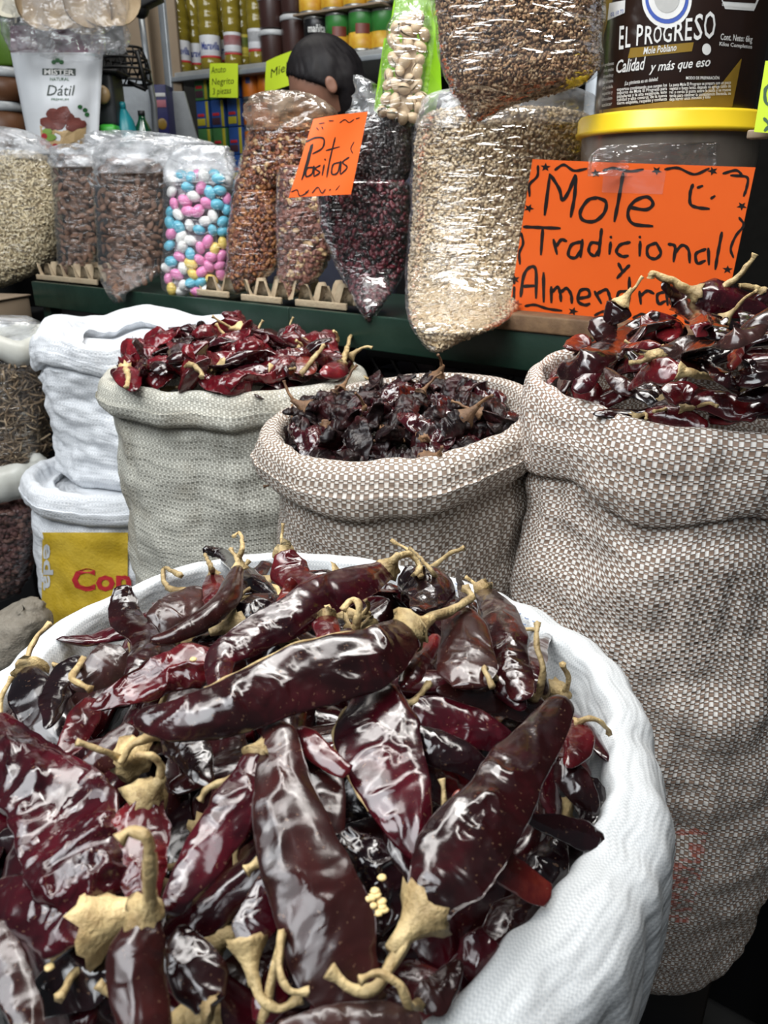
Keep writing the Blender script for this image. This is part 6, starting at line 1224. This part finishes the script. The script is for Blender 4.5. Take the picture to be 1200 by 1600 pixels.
# ---- things left of the rack: poles, cardboard, wire basket, bottles
def px_thing(name, label, cat, px, py, Y): return thing(name, label, cat, PY(px, py, Y))
V, F = tube([PY(219, 14, 2.5), PY(232, 115, 2.5), PY(240, 160, 2.5), PY(250, 300, 2.5)], 0.009, 10); solo('broom_pole', V, F, M_STEEL, 'slanting white metal pole left of the shelf post', 'pole')
bm_ = thing('folded_frame', 'black metal frame bar at the top beside the tostada bags', 'frame', PY(215, 20, 2.45)); part('beam', *bar(PY(150, 40, 2.45), PY(250, -10, 2.45), 0.05, 0.035, 0.006), M_BLACK, bm_); part('joint', *ell(PY(219, 10, 2.45), (0.025, 0.025, 0.03), 8, 12), M_BLACK, bm_)
for k, (x0, x1, y0, y1, Y) in enumerate(((196, 232, -30, 128, 2.95), (228, 276, -30, 134, 3.02))):
    m = MPP(x0, 60, Y); V, F = cbox(PY((x0 + x1)/2, (y0 + y1)/2, Y), ((x1 - x0)*m*1.15, 0.02, (y1 - y0)*m), 0.003, -0.15); solo('cardboard_sheet', V, F, M_CARD, ('left standing cardboard sheet behind the white pole', 'right standing cardboard sheet between the white pole and the shelf post')[k], 'cardboard')
wb = px_thing('wire_basket', 'black wire basket hanging behind the tostada bags', 'basket', 195, 130, 2.4); m = MPP(195, 100, 2.4); c0_ = PY(196, 76, 2.4); c1_ = PY(196, 128, 2.4)
for z_, r_ in ((0, .62), (.33, .80), (.66, .93), (1, 1.0)):
    cc = c0_ + (c1_ - c0_)*z_; part('hoop', *tube(np.array([cc + np.array([40*m*r_*math.cos(a), 0.07*r_*math.sin(a), 0]) for a in np.linspace(0, 2*PI, 40)]), 0.0035, 6, cap=False), M_BLACK, wb)
for k in range(14):
    a = 2*PI*k/14; part('wire', *tube(np.array([c0_ + (c1_ - c0_)*z + np.array([40*m*r*math.cos(a + z*.6), 0.07*r*math.sin(a + z*.6), 0]) for z, r in ((0, .62), (.33, .80), (.66, .93), (1, 1.0))]), 0.0022, 5), M_BLACK, wb)
for a, b in (((214, 80), (228, 140)), ((228, 140), (200, 128))): part('wire', *tube(np.array([PY(*a, 2.36), PY(*b, 2.36)]), 0.006, 6), M_BLACK, wb)
ws = px_thing('weighing_scale', 'dark grey plastic weighing scale right of the date pouch', 'scale', 172, 200, 2.3); m = MPP(172, 150, 2.3)
part('body', *cbox(PY(170, 158, 2.3), (36*m, 0.10, 76*m), 0.012), mat('scale_grey', (0.022, 0.026, 0.03), 0.45), ws); part('dial', *ell(PY(160, 148, 2.235), (12*m, 0.012, 13*m), 8, 16), mat('dial_amber', (0.30, 0.20, 0.09), 0.4), ws, label='amber round dial'); part('pan', *cbox(PY(172, 116, 2.3), (44*m, 0.12, 5*m), 0.004), M_BLACK, ws)
V, F = cbox(PY(212, 178, 2.75), (62*MPP(212, 178, 2.75), 0.02, 96*MPP(212, 178, 2.75)), 0.004); wp = solo('leaning_board', V, F, mat('panel_white', (0.36, 0.39, 0.42), 0.5), 'pale grey board leaning behind the teal bottle', 'board')
V, F = cbox(PY(300, 205, 2.78), (36*MPP(300, 205, 2.78), 0.015, 110*MPP(300, 205, 2.78)), 0.004); V[:, 0] -= (V[:, 2] - V[:, 2].min())*0.22; solo('leaning_board', V, F, mat('panel_grey', (0.27, 0.29, 0.31), 0.5), 'slanting grey board behind the shelf post under the oil bottles', 'board')
tb = px_thing('detergent_bottle', 'teal plastic bottle standing right of the weighing scale', 'bottle', 199, 232, 2.3); m = MPP(199, 200, 2.3); c = PY(199, 232, 2.3); M_TEAL = mat('teal', (0.01, 0.22, 0.26), 0.35)
part('body', *lathe([(16*m, 0), (18*m, 3*m), (18*m, 22*m), (14*m, 40*m), (7*m, 52*m), (5*m, 55*m)], 24, c), M_TEAL, tb); part('cap', *lathe([(5*m, 55*m), (5*m, 62*m), (4*m, 65*m), (1*m, 65*m)], 16, c), M_TEAL, tb)
gb = px_thing('glass_bottle', 'dark green bottle beside the teal one', 'bottle', 227, 236, 2.32); c = PY(227, 236, 2.32); M_GGL = mat('green_bottle', (0.004, 0.05, 0.02), 0.12, coat=0.6)
part('body', *lathe([(12*m, 0), (13*m, 3*m), (13*m, 30*m), (6*m, 44*m), (5*m, 50*m)], 24, c), M_GGL, gb); part('cap', *lathe([(5.5*m, 50*m), (5.5*m, 57*m), (1*m, 57*m)], 16, c), M_BLACK, gb)
lg = px_thing('sponge_pack', 'small bright green pack left of the teal bottle', 'packet', 172, 210, 2.25); part('pack', *cbox(PY(172, 204, 2.25), (26*m, 0.05, 16*m), 0.01), mat('bright_green', (0.05, 0.42, 0.04), 0.4), lg)
pbx = px_thing('purple_box', 'tall dark blue box between the white pole and the shelf post', 'box', 256, 232, 2.75); m = MPP(256, 180, 2.75); c = PY(256, 182, 2.75)
part('carton', *cbox(c, (26*m, 0.07, 84*m), 0.003, -0.1), mat('box_indigo', (0.022, 0.022, 0.12), 0.4), pbx)
for (dx, dz, sx, sz, m_) in ((0, 28, 20, 5, M_PRINT), (0, 16, 20, 10, mat('pink_print', (0.48, 0.16, 0.20), 0.5)), (0, -38, 22, 4, mat('pink_print2', (0.48, 0.16, 0.20), 0.5))): part('front_print', *cbox(c + np.array([dx*m, -0.0355, dz*m]), (sx*m, 0.002, sz*m), 0.0005, -0.1), m_, pbx)
part('front_print', *ell(c + np.array([1*m, -0.036, -12*m]), (8*m, 0.002, 8*m), 8, 16), M_GOLD, pbx)
low_t = thing('side_table', 'dark low cabinet carrying the bottles and the blue box', 'cabinet', PY(215, 240, 2.5)*np.array([1, 1, 0])); zt = PY(227, 236, 2.32)[2]
part('cabinet_body', *cbox(np.array([-0.86, 2.55, zt/2 - 0.01]), (0.62, 0.60, zt - 0.03), 0.006), M_NEARBLACK, low_t); part('worktop', *cbox(np.array([-0.86, 2.55, zt - 0.012]), (0.64, 0.62, 0.022), 0.003), M_NEARBLACK, low_t)
# ---------------------------------------------------------------- the seller behind the bags
M_SKIN = mat('skin', (0.25, 0.125, 0.082), 0.5, col2=(0.22, 0.105, 0.068), ns=12); M_HAIR = mat('hair', (0.006, 0.005, 0.006), 0.52, col2=(0.012, 0.010, 0.011), ns=60, spec=0.2); M_SHIRT = mat('shirt', (0.03, 0.035, 0.06), 0.8); M_TROUS = mat('trousers', (0.015, 0.016, 0.022), 0.85)
hc = PY(508, 133, 2.05); HS = 0.098
def skin_body(name, pts, edges, m_, parent, sub=2):
    me = bpy.data.meshes.new(name); me.from_pydata([p[:3] for p in pts], edges, []); o = bpy.data.objects.new(name, me); COL.objects.link(o)
    s_ = o.modifiers.new('skin', 'SKIN'); 
    for v, p in zip(me.skin_vertices[0].data, pts): v.radius = (p[3], p[4] if len(p) > 4 else p[3])
    me.skin_vertices[0].data[0].use_root = True
    o.modifiers.new('sub', 'SUBSURF').levels = sub; o.modifiers['sub'].render_levels = sub
    dg = bpy.context.evaluated_depsgraph_get(); ev = bpy.data.meshes.new_from_object(o.evaluated_get(dg)); V = [v.co[:] for v in ev.vertices]; F = [tuple(p.vertices) for p in ev.polygons]; bpy.data.objects.remove(o)
    return V, F
X0, Y0 = hc[0] + 0.04, hc[1] + 0.03; zh = hc[2]
K = zh/1.60
def q_(x, y, z, r, r2=None): return (X0 + x*K, Y0 + y*K, z*K, r*K, (r2 or r)*K)
body_pts = [q_(0, 0, .95, .13, .10), q_(0, .0, 1.10, .12, .09), q_(0, 0, 1.27, .145, .10), q_(0, 0, 1.40, .10, .075), q_(-.01, -.01, 1.47, .052), q_(-.03, -.02, 1.55, .055),
            q_(.17, 0, 1.38, .055), q_(.22, .01, 1.12, .042), q_(.20, -.12, .95, .034), q_(.18, -.20, .92, .024), q_(-.17, 0, 1.38, .055), q_(-.22, .01, 1.12, .042), q_(-.22, -.13, .96, .034), q_(-.21, -.21, .93, .024),
            q_(.09, 0, .86, .085), q_(.10, 0, .48, .058), q_(.10, .02, .10, .040), q_(.11, -.10, .04, .034), q_(-.09, 0, .86, .085), q_(-.10, 0, .48, .058), q_(-.10, .02, .10, .040), q_(-.11, -.10, .04, .034)]
be = [(0, 1), (1, 2), (2, 3), (3, 4), (4, 5), (3, 6), (6, 7), (7, 8), (8, 9), (3, 10), (10, 11), (11, 12), (12, 13), (0, 14), (14, 15), (15, 16), (16, 17), (0, 18), (18, 19), (19, 20), (20, 21)]
pers = thing('person', 'person with short dark hair behind the bags, only forehead, ear and hair showing', 'person', (X0, Y0, 0))
# head: turned to the left of the picture and bowed
yawh = math.radians(80); tilt_ = math.radians(26)
RZ = np.array([[math.cos(yawh), math.sin(yawh), 0], [-math.sin(yawh), math.cos(yawh), 0], [0, 0, 1]]); RX = np.array([[1, 0, 0], [0, math.cos(tilt_), -math.sin(tilt_)], [0, math.sin(tilt_), math.cos(tilt_)]])
def head_pt(p): return hc + (RZ @ (RX @ (np.asarray(p)*HS)))        # face looks along -y before turning
HV, HF = [], []
nh, mh = 26, 36
for i in range(nh + 1):
    a = -PI/2 + PI*i/nh
    for j in range(mh):
        b = 2*PI*j/mh; x, y, z = math.cos(a)*math.cos(b)*0.66, math.cos(a)*math.sin(b)*0.84, math.sin(a)
        if z < 0: x *= 1 + 0.30*z; y *= 1 + (0.16*z if y < 0 else 0.34*z)
        g_ = lambda cx, cz, s: math.exp(-((x - cx)**2 + (z - cz)**2)/s)
        if y < 0:
            y -= 0.20*math.exp(-(x/0.10)**2 - ((z + 0.22)/0.16)**2)                # nose
            y += 0.07*(g_(.24, .02, .02) + g_(-.24, .02, .02)); y -= 0.05*math.exp(-((z - .16)/.07)**2)*(abs(x) < .5)
            y -= 0.05*math.exp(-(x/.16)**2 - ((z + .50)/.05)**2); y += 0.04*math.exp(-(x/.18)**2 - ((z + .55)/.02)**2); y -= 0.06*math.exp(-(x/.2)**2 - ((z + .82)/.12)**2)
        HV.append(head_pt((x, y, z)))
HF = gridfaces(nh + 1, mh)
BV, BF = skin_body('person_body', body_pts, be, M_SKIN, pers)
part('body', *join((np.array(BV), BF), (np.array(HV), HF)), M_SKIN, pers)
for sx in (-1, 1):
    ev_, ef_ = ell((0, 0, 0), (0.06, 0.13, 0.19), 8, 12); ev_[:, 0] += 0.04*np.exp(-((ev_[:, 1])**2 + ev_[:, 2]**2)/0.01)*-sx
    part('ear', np.array([head_pt(p + np.array([sx*0.75, 0.02, -0.10])) for p in ev_]), ef_, M_SKIN, pers)
    part('eye', np.array([head_pt(p) for p in ell((sx*0.24, -0.70, 0.02), (0.09, 0.06, 0.055), 6, 10)[0]]), ell((0, 0, 0), (1, 1, 1), 6, 10)[1], M_WHITE, pers)
part('mouth', np.array([head_pt(p) for p in ell((0, -0.71, -0.50), (0.17, 0.05, 0.045), 6, 12)[0]]), ell((0, 0, 0), (1, 1, 1), 6, 12)[1], mat('lips', (0.24, 0.08, 0.07), 0.5), pers)
RV = []; nr_, mr_ = 40, 110
for i in range(nr_ + 1):
    a = -PI/2*0.62 + (PI/2*1.62)*i/nr_
    for j in range(mr_):
        b = 2*PI*j/mr_; x, y, z = math.cos(a)*math.cos(b)*0.76, math.cos(a)*math.sin(b)*0.95 + 0.05, math.sin(a)*1.08
        front = max(0, -math.sin(b))                                          # hairline: pull the hair inside the face at the front
        e_ = max(0.0, min(1.0, (-0.22 + 0.80*front**0.9 - z)/0.12))*max(0.0, min(1.0, (0.30 - math.sin(b))/0.3)); x *= 1 - 0.32*e_; y *= 1 - 0.32*e_
        s_ = 1 + 0.034*noise.noise(Vector((b*26 + 4*z, z*1.2, 1.0))) + 0.06*noise.noise(Vector((b*2.2, z*2.0, 4.0)))
        RV.append(head_pt((x*s_, y*s_, z)))
part('hair', np.array(RV), gridfaces(nr_ + 1, mr_), M_HAIR, pers, label='short dark hair')
sh_pts = [(a[0], a[1], a[2], a[3]*1.12, a[4]*1.12) for a in body_pts]
si = [0, 1, 2, 3, 6, 7, 10, 11]; rem = {k: i for i, k in enumerate(si)}; part('shirt', *skin_body('shirt', [sh_pts[k] for k in si], [(rem[a], rem[b]) for a, b in be if a in rem and b in rem], M_SHIRT, pers), M_SHIRT, pers)
si = [0, 14, 15, 16, 18, 19, 20]; rem = {k: i for i, k in enumerate(si)}; part('trousers', *skin_body('trousers', [sh_pts[k] for k in si], [(rem[a], rem[b]) for a, b in be if a in rem and b in rem], M_TROUS, pers), M_TROUS, pers)
# ---- labels of look-alikes: tell them apart by their order from the left
ORD = 'first second third fourth fifth sixth seventh eighth ninth tenth eleventh twelfth thirteenth fourteenth fifteenth sixteenth seventeenth eighteenth nineteenth twentieth'.split()
for o in [o for o in bpy.data.objects if o.get('label') == 'x']: bpy.data.objects.remove(o)          # the unlinked originals of the heaps' copies
bpy.context.view_layer.update(); same = {}
for o in bpy.data.objects:
    if o.parent is None and o.get('label') and o.get('category'): same.setdefault(o['label'], []).append(o)
for lb, os_ in same.items():
    if len(os_) < 2: continue
    os_.sort(key=lambda o: o.matrix_world.translation.x/max(0.05, o.matrix_world.translation.y))
    nm = {2: ['left one', 'right one'], 3: ['left one', 'middle one', 'right one']}.get(len(os_)) or ['%s from left' % ORD[min(i, 19)] for i in range(len(os_))]
    for o, e in zip(os_, nm): o['label'] = lb + ', ' + e
